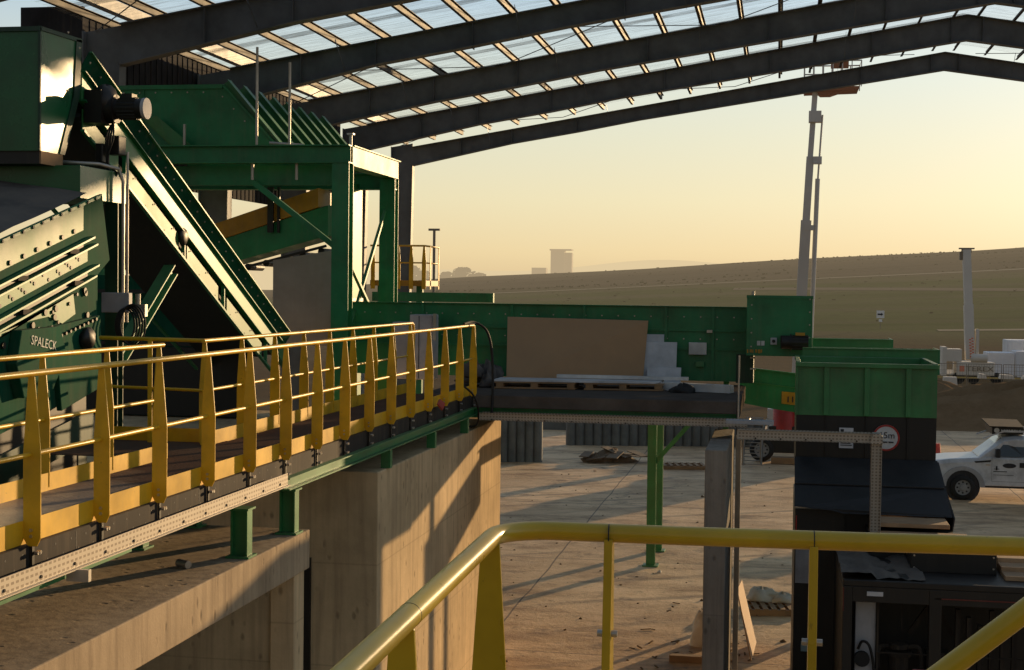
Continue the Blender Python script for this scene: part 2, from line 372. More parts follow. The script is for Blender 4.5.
def text(name, body, size, loc, xdir, updir, mat, parent, extrude=.002, align='CENTER', sx=1.0):
    cu = D.curves.new(name, 'FONT'); cu.body = body; cu.size = size; cu.align_x = align; cu.align_y = 'CENTER'; cu.extrude = extrude; cu.resolution_u = 2
    tmp = D.objects.new('tmp', cu); COL.objects.link(tmp)
    dg = bpy.context.evaluated_depsgraph_get(); me = D.meshes.new_from_object(tmp.evaluated_get(dg)); D.objects.remove(tmp)
    X = Vector(xdir).normalized(); Z = Vector(updir); Z = (Z-X*Z.dot(X)).normalized(); n = X.cross(Z)
    o0 = origin_of(parent)
    me.transform(Matrix(((X.x*sx, Z.x, n.x, loc[0]-o0.x), (X.y*sx, Z.y, n.y, loc[1]-o0.y), (X.z*sx, Z.z, n.z, loc[2]-o0.z), (0, 0, 0, 1))))
    me.materials.clear(); me.materials.append(mat)
    o = D.objects.new(name, me); COL.objects.link(o); o.parent = parent; return o
def arc(c, r, a0, a1, n, f): return [f(c, r, rad(a0+(a1-a0)*i/n)) for i in range(n+1)]

# ------------------------------------------------------------------ light and sky
SAZ, SEL = rad(27.4), rad(7.9)
SUN = Vector((math.sin(SAZ)*math.cos(SEL), math.cos(SAZ)*math.cos(SEL), math.sin(SEL)))
sl = D.lights.new("sun", 'SUN'); sl.energy = 5.0; sl.angle = rad(.55); sl.color = (1.0, .68, .35)
so = D.objects.new("sun", sl); COL.objects.link(so); so.location = SUN*120; so.rotation_euler = (-SUN).to_track_quat('-Z', 'Y').to_euler()
w = D.worlds.new("World"); scene.world = w; w.use_nodes = True
nt = w.node_tree; bg = nt.nodes['Background']
sky = nt.nodes.new('ShaderNodeTexSky'); sky.sky_type = 'NISHITA'; sky.sun_disc = False
sky.sun_elevation = SEL; sky.sun_rotation = SAZ; sky.air_density = 1.3; sky.dust_density = 3.5; sky.ozone_density = 1.0; sky.altitude = 50
tcw = nt.nodes.new('ShaderNodeTexCoord'); sep = nt.nodes.new('ShaderNodeSeparateXYZ'); nt.links.new(tcw.outputs['Generated'], sep.inputs[0])
# the low hazy sun yellows the physical sky too much: wash it with pale haze near the horizon and blue higher up
hs = nt.nodes.new('ShaderNodeHueSaturation'); hs.inputs['Saturation'].default_value = .5; nt.links.new(sky.outputs[0], hs.inputs['Color'])
gr = nt.nodes.new('ShaderNodeValToRGB'); el = gr.color_ramp.elements
el[0].position = 0; el[0].color = (.82, .60, .34, 1); el[1].position = 1; el[1].color = (.17, .23, .32, 1)
for p, c in ((.025, (.94, .74, .42)), (.06, (.91, .81, .53)), (.10, (.82, .81, .63)), (.145, (.72, .80, .76)), (.20, (.50, .68, .86)), (.28, (.46, .63, .82)), (.48, (.27, .37, .50))):
    e = el.new(p); e.color = (*c, 1)
nt.links.new(sep.outputs['Z'], gr.inputs[0])
dp = nt.nodes.new('ShaderNodeVectorMath'); dp.operation = 'DOT_PRODUCT'; nt.links.new(tcw.outputs['Generated'], dp.inputs[0]); dp.inputs[1].default_value = SUN
side = ramp(nt, math_(nt, 'ADD', math_(nt, 'MULTIPLY', dp.outputs['Value'], .5), .5), .06, .95, (.34, .33, .32), (1, 1, .96))
rr_ = [n for n in nt.nodes if n.type == 'VALTORGB'][-1]; e = rr_.color_ramp.elements.new(.52); e.color = (.80, .81, .82, 1)
wash = mixc(nt, 1.0, gr.outputs[0], side, 'MULTIPLY')
sc8 = nt.nodes.new('ShaderNodeVectorMath'); sc8.operation = 'SCALE'; sc8.inputs['Scale'].default_value = 1/.12; nt.links.new(wash, sc8.inputs[0])
nt.links.new(mixc(nt, .9, hs.outputs[0], sc8.outputs[0]), bg.inputs['Color']); bg.inputs['Strength'].default_value = .12

scene.view_settings.view_transform = 'Standard'; scene.view_settings.look = 'None'; scene.view_settings.exposure = 0
scene.render.engine = 'CYCLES'
scene.cycles.max_bounces = 8; scene.cycles.use_denoising = True

# ------------------------------------------------------------------ terrain, yard
def hill_z(x, y):
    d = math.hypot(x, y)
    t = max(0.0, min(1.0, (d-150)/450.0)); s = t*t*(3-2*t)*.45 + t*.55
    a = (x/max(y, 1.0)+.24)/.40
    top = 9.3+16.0*max(-.25, min(1.35, a))
    z = s*top
    if d > 600: z = top - (d-600)*.055
    z += .35*math.sin(x*.045+1.3)*t + .25*math.sin(y*.06+x*.02)*t
    return z
def make_terrain():
    vs = []; fs = []
    ys = [-60, -20, 0, 20, 40, 60, 75, 90, 105, 120, 135, 150]+[150+i*14 for i in range(1, 40)]+[720, 800, 950, 1300, 2000, 4000, 8000]
    nx = 90
    for y in ys:
        W = 120+abs(y)*1.1
        for i in range(nx+1):
            x = -W+2*W*i/nx; vs.append((x, y, hill_z(x, y)-.004 if y < 900 else -20.))
    n = nx+1
    for j in range(len(ys)-1):
        for i in range(nx): fs.append((j*n+i, j*n+i+1, (j+1)*n+i+1, (j+1)*n+i))
    return structure(MB().add(vs, fs, True).build('ground', TERRAIN))
make_terrain()
structure(MB().quad((-40, -12, 0), (45, -12, 0), (45, 71, 0), (-40, 71, 0)).build('yard', YARD))
def road(name, pts, width, col, lift=.07):
    m = MB(); vs = []; fs = []
    for i, (x, y) in enumerate(pts):
        for s in (-1, 1): vs.append((x, y+s*width/2, hill_z(x, y+s*width/2)+lift))
    for i in range(len(pts)-1): fs.append((2*i, 2*i+2, 2*i+3, 2*i+1))
    return structure(m.add(vs, fs).build(name, col))
TRACK = hazed('pale_track_gravel', (.36, .28, .19), 1900, .95)
TRACK2 = hazed('worn_track_soil', (.20, .15, .10), 1900, .95)
road('path', [(-80+i*6, 355+i*.9) for i in range(55)], 4.5, TRACK)
road('track', [(-10+i*4, 330-i*2.6) for i in range(40)], 9, TRACK2)
road('service_track', [(20+i*3, 196+i*.2) for i in range(25)], 3, TRACK)

# scrub and rough tufts strewn over the hillside: nobody could count them
SCRUB = hazed('scrub_foliage', (.045, .047, .018), 2300, .95)
m = MB(); rn = random.Random(40)
def tuft(x, y, s_):
    z = hill_z(x, y)
    for q in range(5):
        u = Vector((rn.gauss(0, 1), rn.gauss(0, .6), rn.gauss(0, .7))).normalized()*s_; v_ = u.orthogonal().normalized()*s_*.7
        c = Vector((x+rn.gauss(0, s_*.8), y+rn.gauss(0, s_), z+s_*rn.uniform(.2, .7))); m.add([c+u, c+v_, c-u*.8, c-v_], [(0, 1, 2, 3)])
for row in range(6):
    y0 = rn.uniform(230, 570); x0 = rn.uniform(-90, 70); sl_ = rn.uniform(-.25, .35); L_ = rn.uniform(40, 120)
    for i in range(int(L_/2.2)):
        x = x0+i*2.2; tuft(x+rn.gauss(0, .6), y0+sl_*(x-x0)+rn.gauss(0, 1.2), rn.uniform(.12, .38))
for i in range(500): tuft(rn.uniform(-130, 150), rn.uniform(215, 585), rn.uniform(.08, .26))
o = m.build('scrub', SCRUB); o['kind'] = 'stuff'
# spoil heaps between yard and crane
def mound(name, label, cx, cy, rx, ry, h, seed):
    rnd = random.Random(seed); vs = []; fs = []; n, m = 48, 16; ph = [rnd.uniform(0, 6.3) for _ in range(8)]
    for j in range(m+1):
        r = j/m
        for k in range(n):
            t = 2*math.pi*k/n; q = 1+.13*math.sin(2*t+ph[0])+.08*math.sin(5*t+ph[1])
            z = h*(max(0, 1-r**1.5))*(1+.18*math.sin(4*t+ph[2]+r*4)+.12*math.sin(9*t+ph[3]+r*9))+rnd.uniform(-.05, .05)*(1-r)*h
            vs.append((cx+rx*r*q*math.cos(t), cy+ry*r*q*math.sin(t), z-.03))
    for j in range(m):
        for k in range(n): fs.append((j*n+k, (j+1)*n+k, (j+1)*n+(k+1) % n, j*n+(k+1) % n))
    o = MB().add(vs, fs, True).build(name, SOIL); return tag(o, label, 'soil heap', 'spoil heaps behind the yard')
mound('soil_heap', 'long low brown soil heap behind the white pickup', 13.0, 78, 10.0, 7, 1.75, 3)
mound('soil_heap', 'smaller brown soil heap running behind the green hopper', 7.5, 85, 6.5, 4, 1.5, 5)

# ------------------------------------------------------------------ steel shed
shed = thing('steel_building', 'unclad dark steel shed frame with open roof purlins over the machines', 'building', (5.35, 40, 0))
BOT = [(-13.1, 10.75), (-9.47, 11.53), (-7.14, 11.92), (-4.92, 12.33), (5.35, 13.92)]
def top_z(x): return 14.64-abs(x-5.35)*.168
for k in range(6):
    y = 52-6*k
    m = MB(); dz = {2: -.04, 3: .08}.get(k, 0); dt = -.15 if k == 0 else 0
    left = [(x, z+(dz if x > -13 else 0)) for x, z in BOT]; full = left+[(10.7-x, z) for x, z in left[-2::-1]]
    tops = [(x, top_z(x)+dt) for x, z in full]
    for i in range(len(full)-1):       # web, bottom flange, top flange
        a, b, c, d = full[i], full[i+1], tops[i+1], tops[i]
        m.prism([a, b, c, d], 'y', y-.008, y+.008)
        for p, q, sg in ((a, b, -1), (d, c, 1)):
            dx, dz = q[0]-p[0], q[1]-p[1]; l = math.hypot(dx, dz); nx, nz = -dz/l*.022*sg, dx/l*.022*sg
            m.prism([p, q, (q[0]+nx, q[1]+nz), (p[0]+nx, p[1]+nz)], 'y', y-.15, y+.15)
    for sgn in (-1, 1):                # columns with haunch
        f = (lambda x: x) if sgn < 0 else (lambda x: 10.7-x)
        zt = top_z(-13.1)
        m.prism([(f(-13.1), 10.75), (f(-13.1), zt), (f(-13.85), zt-.12), (f(-13.72), 0), (f(-13.25), 0)], 'y', y-.009, y+.009)
        m.prism([(f(-13.1), 10.78), (f(-13.07), 10.72), (f(-13.22), 0), (f(-13.25), 0)], 'y', y-.15, y+.15)
        m.prism([(f(-13.85), zt-.12), (f(-13.88), zt-.12), (f(-13.75), 0), (f(-13.72), 0)], 'y', y-.15, y+.15)
    for x in (-11.3, -9.47, -7.14, -3.6, -.4, 2.6, 4.9, 5.8, 8.4, 11.6, 15, 18.2, 21):
        xs = x if x <= 5.35 else 10.7-x
        j = max(i for i in range(4) if BOT[i][0] <= xs); t = (xs-BOT[j][0])/(BOT[j+1][0]-BOT[j][0]); zb = BOT[j][1]+t*(BOT[j+1][1]-BOT[j][1])
        m.prism([(x-.006, zb+.01), (x+.006, zb+.01), (x+.006, top_z(x)-.01+dt), (x-.006, top_z(x)-.01+dt)], 'y', y-.13, y+.13)
    fr = m.build('portal_frame', STEEL, shed)
    mb = MB()                           # flange braces from the purlins to the bottom flange
    for x in (-10.2, -6.0, -2.2, 1.8, 7.5, 12.0):
        xs = x if x <= 5.35 else 10.7-x
        j = max(i for i in range(4) if BOT[i][0] <= xs); t = (xs-BOT[j][0])/(BOT[j+1][0]-BOT[j][0]); zb = BOT[j][1]+t*(BOT[j+1][1]-BOT[j][1])
        mb.bar((x, y-.1, zb+.05), (x, y-.95, top_z(x)+.02), .05, .006, (1, 0, 0)); mb.bar((x, y+.1, zb+.05), (x, y+.95, top_z(x)+.02), .05, .006, (1, 0, 0))
    mb.build_each('flange_brace', STEEL, fr)
px = [5.35-.35-1.02*i for i in range(19)]+[5.35+.35+1.02*i for i in range(19)]
for x in px:
    z = top_z(x)+.03; sg = 1 if x > 5.35 else -1
    m = MB().box(x-.005, x+.005, 20.5, 52.35, z, z+.14); m.box(x+.005, x+.06, 20.5, 52.35, z+.132, z+.14); m.box(x-.07, x-.005, 20.5, 52.35, z, z+.008)
    m.build('purlin', PURL, shed)
def roof_net():
    m, nt, b = nodes('translucent_roof_mesh'); b.inputs['Base Color'].default_value = (.62, .70, .78, 1); b.inputs['Roughness'].default_value = .7
    g = geo(nt); n1 = noise(nt, stretch(nt, g.outputs['Position'], (.8, 9, 1)), 1.0, 5, .7)
    nt.links.new(ramp(nt, n1, .42, .68, (.0, .0, .0), (.36, .36, .36)), b.inputs['Alpha']); return m
RN = roof_net(); m = MB()
for sg in (-1, 1):
    xe = 5.35+sg*19.2; m.add([(5.35, 20.6, 14.86), (xe, 20.6, top_z(xe)+.21), (xe, 52.2, top_z(xe)+.21), (5.35, 52.2, 14.86)], [(0, 1, 2, 3)])
m.build('roof_mesh', RN, shed)
for k in range(5):                      # strips of safety mesh and bridging between the purlins
    for off, wd in ((.9, .45), (2.7, .40), (4.5, .5)):
        y = 52-6*k-off
        m = MB()
        for sg in (-1, 1):
            xe = 5.35+sg*19.2
            m.add([(5.35, y, 14.9), (xe, y, top_z(xe)+.26), (xe, y-wd, top_z(xe)+.26), (5.35, y-wd, 14.9)], [(0, 1, 2, 3)])
        m.build('mesh_strip', NET, shed)
    y = 52-6*k-3
    m = MB()
    for i in range(18):
        for sg in (-1, 1):
            xa, xb = 5.35+sg*(.35+1.02*i), 5.35+sg*(.35+1.02*(i+1)); m.bar((xa, y, top_z(xa)+.1), (xb, y, top_z(xb)+.17), .02, .02)
    m.build('sag_rod', PURL, shed)
for y in (46, 34, 22):
    for sg in (-1, 1):
        for i in range(3):
            xa, xb = 5.35+sg*(1+6*i), 5.35+sg*(7+6*i); MB().cyl((xa, y, top_z(xa)-.02), (xb, y+6, top_z(xb)-.02), .012, 6).build('bracing_rod', STEEL, shed); MB().cyl((xb, y, top_z(xb)-.02), (xa, y+6, top_z(xa)-.02), .012, 6).build('bracing_rod', STEEL, shed)
for sg, x0, x1 in ((-1, -13.9, -13.86), ):   # eave strut at the left
    MB().box(x0, x0+.2, 20.5, 52.3, 12.0, 12.25).build('eave_strut', STEEL, shed)

CLAD = paint('dark_cladding', (.035, .033, .034), .8, .1, spec=.05)
m = MB().box(-14.05, -13.99, 28.2, 46.0, 8.6, 11.75)
for i in range(58): m.box(-13.99, -13.97, 28.4+.3*i, 28.48+.3*i, 8.6, 11.75)
m.build('wall_cladding', CLAD, shed)
MB().box(-15.3, -13.95, 28.02, 28.12, 8.6, 11.95).build('wall_panel', CLAD, shed)
# ------------------------------------------------------------------ concrete
zf = 4.665; zr = 5.765
slab = thing('concrete_slab', 'long raised concrete slab with pale front edge under the yellow walkway', 'slab', (-8, 10, 0))
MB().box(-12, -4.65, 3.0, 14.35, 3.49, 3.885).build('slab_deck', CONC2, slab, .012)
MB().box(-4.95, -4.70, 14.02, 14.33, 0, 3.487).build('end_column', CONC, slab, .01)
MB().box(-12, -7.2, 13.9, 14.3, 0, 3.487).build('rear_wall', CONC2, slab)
wall = thing('concrete_wall', 'tall concrete bunker wall with sunlit side face below the walkway end', 'wall', (-6, 21, 0))
m = MB().box(-12.5, -4.72, 17.2, 25.2, 0, 4.12)
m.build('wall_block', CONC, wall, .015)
MB().box(-12.5, -5.2, 16.6, 17.197, 2.2, 4.06).build('wall_bracket', CONC2, wall) if False else None
MB().box(-6.05, -5.55, 17.15, 17.197, 0, 3.05).build('doorway', BLACK, wall)
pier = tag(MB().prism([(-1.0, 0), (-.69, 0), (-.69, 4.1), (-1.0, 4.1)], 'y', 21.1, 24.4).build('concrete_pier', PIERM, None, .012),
           'narrow grey concrete pier standing alone below the deck end beside the baler', 'pier')

# ------------------------------------------------------------------ walkway with handrails
walk = thing('steel_walkway', 'raised steel walkway with yellow handrails leading to the board-strewn deck', 'walkway', (-5.35, 15, zf))
MB().box(-5.85, -4.80, 5.0, 22.8, zf-.012, zf).build('floor_plate', CHEQ, walk)
MB().box(-7.3, -5.853, 13.55, 15.2, zf-.012, zf-.001).build('side_floor_plate', CHEQ, walk)
def post(x, y, side):
    """tapered flat post bolted outside the stringer; the face looks along the walkway"""
    m = MB(); o = side*.01
    pts = [(x-.022+o, zr-.02), (x+.022+o, zr-.02), (x+.066+o, 5.25), (x+.066+o, 4.70), (x+.04+o, 4.645), (x-.025+o, 4.645), (x-.056+o, 4.70), (x-.056+o, 5.25)]
    m.prism(pts, 'y', y-.006, y+.006); return m
def bracket(x, y, s):
    m = MB().box(x+s*.018, x+s*.026, y-.005, y+.06, 4.475, 4.655); return m
def handrail(x, y0, y1, posts, s, kick=True, ends=(True, True)):
    h = MB().tube([(x, y0, zr), (x, y1, zr)], .0215, 14).build('handrail', YELLOW, walk)
    MB().tube([(x, y0, 5.24), (x, y1, 5.24)], .017, 12).build('mid_rail', YELLOW, h)
    if kick: MB().box(x-s*.050, x-s*.044, y0, y1, zf-.01, 4.81).build('toe_board', YELLOW, h)
    for y in posts:
        p = post(x, y, s).build('post', YELLOW, h, .002)
        b = MB()
        for dy in (.05, .015):
            for z in (4.505, 4.60): b.tube([(x+s*.028, y+dy, z), (x+s*.052, y+dy, z)], .014, 6)
        b.bolts([(x+.01, y-.006, 4.75), (x+.01, y-.006, 4.71)], (0, -1, 0), .012, .008)
        b.build_each('post_bolt', CHROME, h)
    return h
XR = -4.75; XL = -5.87
hr = handrail(XR, 5.0, 22.85, [6.83+i for i in range(17)], 1)
handrail(XL, 5.0, 13.5, [6.45+i*1.17 for i in range(6)]+[13.42], -1)
handrail(XL-.06, 14.66, 23.6, [14.72+1.1*i for i in range(9)], -1)
for y, x0, x1 in ((15.0, -7.25, -5.93), ):
    h = MB().tube([(x0, y, zr), (XL-.06, y-.30, zr)], .0215, 12).build('handrail', YELLOW, walk)
    MB().tube([(x0, y, 5.24), (XL-.06, y-.30, 5.24)], .017, 10).build('mid_rail', YELLOW, h)
    MB().box(x0, x1, y-.03, y-.024, zf, 4.81).build('toe_board', YELLOW, h)
    MB().box(-6.62, -6.57, y-.18, y-.17, 4.6, zr).build('post', YELLOW, h)
m = MB().tube([(XL-.06, 23.6, zr), (XL-.06, 23.7, zr-.03), (XL-.06, 23.73, zr-.12), (XL-.06, 23.73, zf)], .0215, 12).build('rail_return', YELLOW, walk)
MB().tube([(XR, 22.85, zr), (XR, 22.93, zr-.02), (XR, 22.97, zr-.1), (XR, 22.97, zf)], .0215, 12).build('rail_return', YELLOW, walk)
# stringers, brackets
def stringer(x, s):
    m = MB(); m.box(x-.004, x+.004, 5.0, 22.8, 4.47, zf-.013); m.box(x-s*.06, x-s*.004, 5.0, 22.8, 4.645, zf-.0125); m.box(x-s*.06, x-s*.004, 5.0, 22.8, 4.47, 4.478)
    st = m.build('stringer', GREYST, walk)
    h = MB()
    for i in range(70):
        y = 6.0+i*.11
        if i % 9 in (0, 8): continue
        h.cyl((x+s*.004, y, 4.52+.08*(i % 2)), (x+s*.0055, y, 4.52+.08*(i % 2)), .008, 8)
    for i in range(8): h.box(x+s*.004, x+s*.0055, 7.28+2.2*i, 7.288+2.2*i, 4.475, 4.64)
    h.build('punched_hole', INK, st)
    br = MB()
    for i in range(17): br.box(x+s*.012, x+s*.026, 6.835+i, 6.865+i, 4.475, 4.655) if s > 0 else br.box(x-.026, x-.012, 6.45+i, 6.52+i, 4.475, 4.655)
    br.build_each('bracket', BLACK, st)
stringer(XR-.012, 1); stringer(XL+.012, -1)
# green beam and posts below
gb = MB().ibeam((-4.74, 13.8, 4.41), (-4.74, 25.1, 4.41), .12, .12, .01, .014); gb.build('support_beam', GREEN2, walk)
MB().ibeam((-5.85, 9.0, 4.41), (-5.85, 23.0, 4.41), .12, .12, .01, .014).build('support_beam', GREEN2, walk)
def green_post(x, y, z0, z1):
    m = MB().ibeam((x, y, z0+.02), (x, y, z1), .13, .16, .012, .016, (1, 0, 0)); m.box(x-.11, x+.11, y-.11, y+.11, z0+.001, z0+.02); m.box(x-.1, x+.1, y-.1, y+.1, z1, z1+.018); return m
for x, y in ((-4.77, 12.72), (-4.77, 14.05), (-5.85, 12.9), (-5.85, 14.2)):
    green_post(x, y, 3.886, 4.32).build('support_post', GREEN2, walk)
for y in (17.6, 20.0, 22.2): MB().box(-4.80, -4.68, y, y+.1, 4.121, 4.345).build('support_post', GREEN2, walk)
MB().bar((-4.70, 6.5, 4.37), (-4.70, 10.2, 4.39), .05, .025).build('lower_rail', GREEN2, walk)
# galvanised tray along the walkway
tray = MB(); tray.box(-4.625, -4.615, 5.0, 13.55, 4.44, 4.555); tray.box(-4.70, -4.625, 5.0, 13.55, 4.44, 4.448); tray.box(-4.705, -4.70, 5, 13.55, 4.44, 4.50); tray.box(-4.612, -4.585, 5.0, 13.55, 4.436, 4.444)
ct = tag(tray.build('cable_tray', TRAYL), 'sunlit galvanised cable tray running low along the outside of the walkway', 'cable tray')
bb = MB().bolts([(-4.615, 5.5+i*.46, 4.475) for i in range(18)], (1, 0, 0), .012, .008).build_each('tray_bolt', GREYST, ct)
tb = MB().box(-4.66, -4.50, 9.15, 9.19, 4.36, 4.436); tb.box(-4.66, -4.5, 9.15, 9.19, 4.436, 4.44); tb.build('tray_hanger', GALV, ct)
# tray on dirt: little debris on the slab
rnd = random.Random(3)
m = MB().cyl((-5.0, 12.05, 3.925), (-5.12, 12.12, 3.925), .035, 12); tag(m.build('pipe_offcut', GALV), 'short pipe offcut lying on the concrete slab under the walkway', 'pipe')

# ------------------------------------------------------------------ foreground guard rail on the viewer's platform
fg = thing('guard_rail', 'thick curved yellow guard rail in the foreground with tapered posts', 'railing', (-.3, 3, zf))
def xy_arc(cx, cy, r, a0, a1, n): return [(cx+r*math.cos(rad(a0+(a1-a0)*i/n)), cy+r*math.sin(rad(a0+(a1-a0)*i/n)), zr) for i in range(n+1)]
path = [(-.605, .6, zr), (-.630, 2.0, zr), (-.655, 3.38, zr)]+xy_arc(-.525, 3.40, .13, 180, 90, 8)[1:]+[(-.2, 3.535, zr), (.2, 3.555, zr), (.8, 3.60, zr), (2.0, 3.68, zr)]
RAILF = paint('glossy_olive_yellow', (.62, .40, .015), .30, .12, streak=.12, orange=.02, chips=.5)
MB().tube(path, .0225, 28).build('top_rail', RAILF, fg)
seam = MB()
for p, d in (((-.640, 2.55, zr), (-.018, 1, 0)), ((-.393, 3.522, zr), (1, .05, 0)), ((.090, 3.549, zr), (1, .05, 0))):
    d = Vector(d).normalized(); p = Vector(p); seam.tube([p-d*.0012, p+d*.0012], .0229, 28)
seam.build('rail_seam', INK, fg)
MB().tube([(-.655, .6, 5.24), (-.655, 3.3, 5.24), (-.62, 3.5, 5.24), (-.5, 3.54, 5.24), (2.0, 3.68, 5.24)], .017, 14).build('mid_rail', RAILF, fg) if False else None
for y, x in ((3.38, -.655), (2.50, -.640)):
    m = MB().prism([(x-.022, zr-.012), (x+.022, zr-.012), (x+.055, 5.22), (x+.055, zf-.1), (x-.055, zf-.1), (x-.055, 5.22)], 'y', y-.005, y+.005)
    p = m.build('post', RAILF, fg, .0015); MB().bolts([(x, y-.005, 5.43)], (0, -1, 0), .012, .012).build_each('post_bolt', CHROME, p)
for x, y in ((-.393, 3.528), (.090, 3.551), (1.3, 3.63)):
    m = MB().prism([(y-.022, zr-.012), (y+.022, zr-.012), (y+.055, 5.22), (y+.055, zf-.1), (y-.055, zf-.1), (y-.055, 5.22)], 'x', x-.010, x+.010)
    p = m.build('post', RAILF, fg, .0015)
    m = MB().tube([(x-.024, y-.012, 5.525), (x+.024, y-.012, 5.525)], .0085, 8); m.build_each('post_bolt', CHROME, p)
st = thing('stair_handrail', 'short sloping yellow stair handrail in front of the black baler pump bay', 'railing', (.5, 2.9, zf))
MB().tube([(.149, 2.9, 5.485), (.492, 2.9, 5.777), (.878, 2.9, 6.11)], .0215, 20).build('hand_rail', RAILF, st)
MB().tube([(.878, 2.9, 6.11), (.878, 2.9, zf)], .02, 12).build('post', RAILF, st)
MB().tube([(.149, 2.9, 5.485), (.149, 2.9, zf)], .02, 12).build('post', RAILF, st)
pf = thing('platform', 'grating platform where the viewer stands', 'platform', (0, 1, zf))
g = MB()
for i in range(44): g.box(-.70+i*.055, -.695+i*.055, -1.5, 3.6, zf-.03, zf)
g.box(-.72, 1.75, 3.6, 3.66, zf-.2, zf-.001); g.box(-.76, -.72, -1.5, 3.66, zf-.2, zf-.001); g.build('grating', GALV, pf)

# ------------------------------------------------------------------ deck with boards
dk = thing('deck', 'flat dark dusty deck on green beams, carrying boards', 'deck', (-2.6, 24.5, 0))
MB().box(-5.6, -.62, 22.85, 26.95, 4.47, zf).build('deck_top', DECKM, dk, .01)
MB().ibeam((-5.4, 22.98, 4.385), (-.6, 22.98, 4.385), .14, .16).build('deck_beam', GREEN, dk)
MB().box(-.62, -.57, 22.9, 26.8, 4.42, 4.66).build('end_plate', DECKM, dk, .004)
for x in (-2.86, -2.62): pass
lg = MB().ibeam((-2.82, 34.0, .03), (-2.82, 34.0, 4.3), .2, .2, .012, .02); lg.box(-3.0, -2.64, 33.82, 34.18, .005, .03); lg.build('leg', GREEN2, dk)
lg = MB().ibeam((-2.82, 36.0, .03), (-2.82, 36.0, 4.3), .2, .2, .012, .02); lg.box(-3.0, -2.64, 35.82, 36.18, .005, .03); lg.build('leg', GREEN2, dk)
MB().ibeam((-2.82, 27, 4.2), (-2.82, 36.2, 4.2), .2, .25).build('deck_beam', GREEN, dk)
MB().bar((-2.75, 34.0, 2.4), (-1.7, 34.0, 3.62), .10, .10).build('knee_brace', GREEN2, dk)
# particle board leaning on the conveyor
m = MB().plate([(-4.69, 25.48, 4.70), (-2.37, 26.30, 4.70), (-2.33, 26.78, 5.80), (-4.83, 26.30, 5.84)], (0, .018, .004))
tag(m.build('particle_board', BOARDM), 'large brown particle board leaning upright against the green conveyor', 'board')
for pts, lb in (([(-2.45, 26.72, 4.69), (-2.05, 26.72, 4.69), (-2.05, 26.93, 5.55), (-2.45, 26.93, 5.55)], 'tall light grey sheet leaning just right of the brown particle board'),
                ([(-2.40, 26.50, 4.69), (-1.80, 26.50, 4.69), (-1.80, 26.74, 5.42), (-2.40, 26.74, 5.42)], 'light grey sheet with clipped corner, front of the leaning grey sheets'),
                ([(-2.30, 26.3, 4.69), (-1.70, 26.3, 4.69), (-1.70, 26.42, 4.98), (-2.30, 26.42, 4.98)], 'low light grey sheet at the right foot of the leaning sheets')):
    tag(MB().plate(pts, (0, .012, .004)).build('grey_sheet', OFFW), lb, 'sheet', 'grey sheets leaning on the conveyor')
# stack on the deck
MB_ = MB
m = MB().plate([(-4.72, 24.45, 4.79), (-2.02, 24.75, 4.79), (-1.92, 25.35, 4.79), (-4.72, 25.1, 4.79)], (0, 0, .03))
stk = tag(m.build('white_board', OFFW), 'wide flat white board lying on the wooden pallet boards', 'board')
m = MB()
for a, b in (((-4.7, 24.42), (-3.35, 24.57)), ((-3.2, 24.58), (-1.9, 24.72))):
    m.plate([(a[0], a[1], 4.672), (b[0], b[1], 4.672), (b[0]+.05, b[1]+.7, 4.672), (a[0]+.05, a[1]+.7, 4.672)], (0, 0, .025))
    m.plate([(a[0], a[1], 4.765), (b[0], b[1], 4.765), (b[0]+.05, b[1]+.7, 4.765), (a[0]+.05, a[1]+.7, 4.765)], (0, 0, .022))
    for t in (0.02, .45, .9):
        x, y = a[0]+(b[0]-a[0])*t, a[1]+(b[1]-a[1])*t; m.box(x, x+.12, y+.01, y+.66, 4.699, 4.763)
tag(m.build('wooden_pallet', WOOD), 'low brown wooden pallet under the white board on the deck', 'pallet')
m = MB().plate([(-3.75, 25.15, 4.83), (-1.5, 25.2, 4.83), (-1.5, 25.32, 4.83), (-3.75, 25.28, 4.83)], (0, 0, .055))
tag(m.build('white_trim', WHITE), 'long narrow white trim lying across the boards on the deck', 'trim')
m = MB().plate([(-1.95, 25.0, 4.67), (-.78, 24.6, 4.67), (-.72, 24.75, 4.67), (-1.9, 25.2, 4.67)], (0, 0, .13))
tag(m.build('white_box_section', WHITE), 'white box section lying on the right side of the deck', 'trim')
m = MB().blob((-1.55, 24.55, 4.67), .22, .12, .13, 16, 10, .2, True, 4); tag(m.build('black_bag', RUBBER), 'small crumpled black bag between white box section and pallet', 'bag')
m = MB()
for i in range(7): m.blob((-5.05+rnd.uniform(-.22, .22), 25.0+rnd.uniform(-.3, .3), 4.665+rnd.uniform(0, .22)), rnd.uniform(.12, .25), rnd.uniform(.1, .2), rnd.uniform(.10, .26), 12, 8, .32, True, 20+i)
tag(m.build('plastic_sheeting', TARP), 'crumpled grey plastic sheeting heaped at the left end of the deck', 'sheeting')
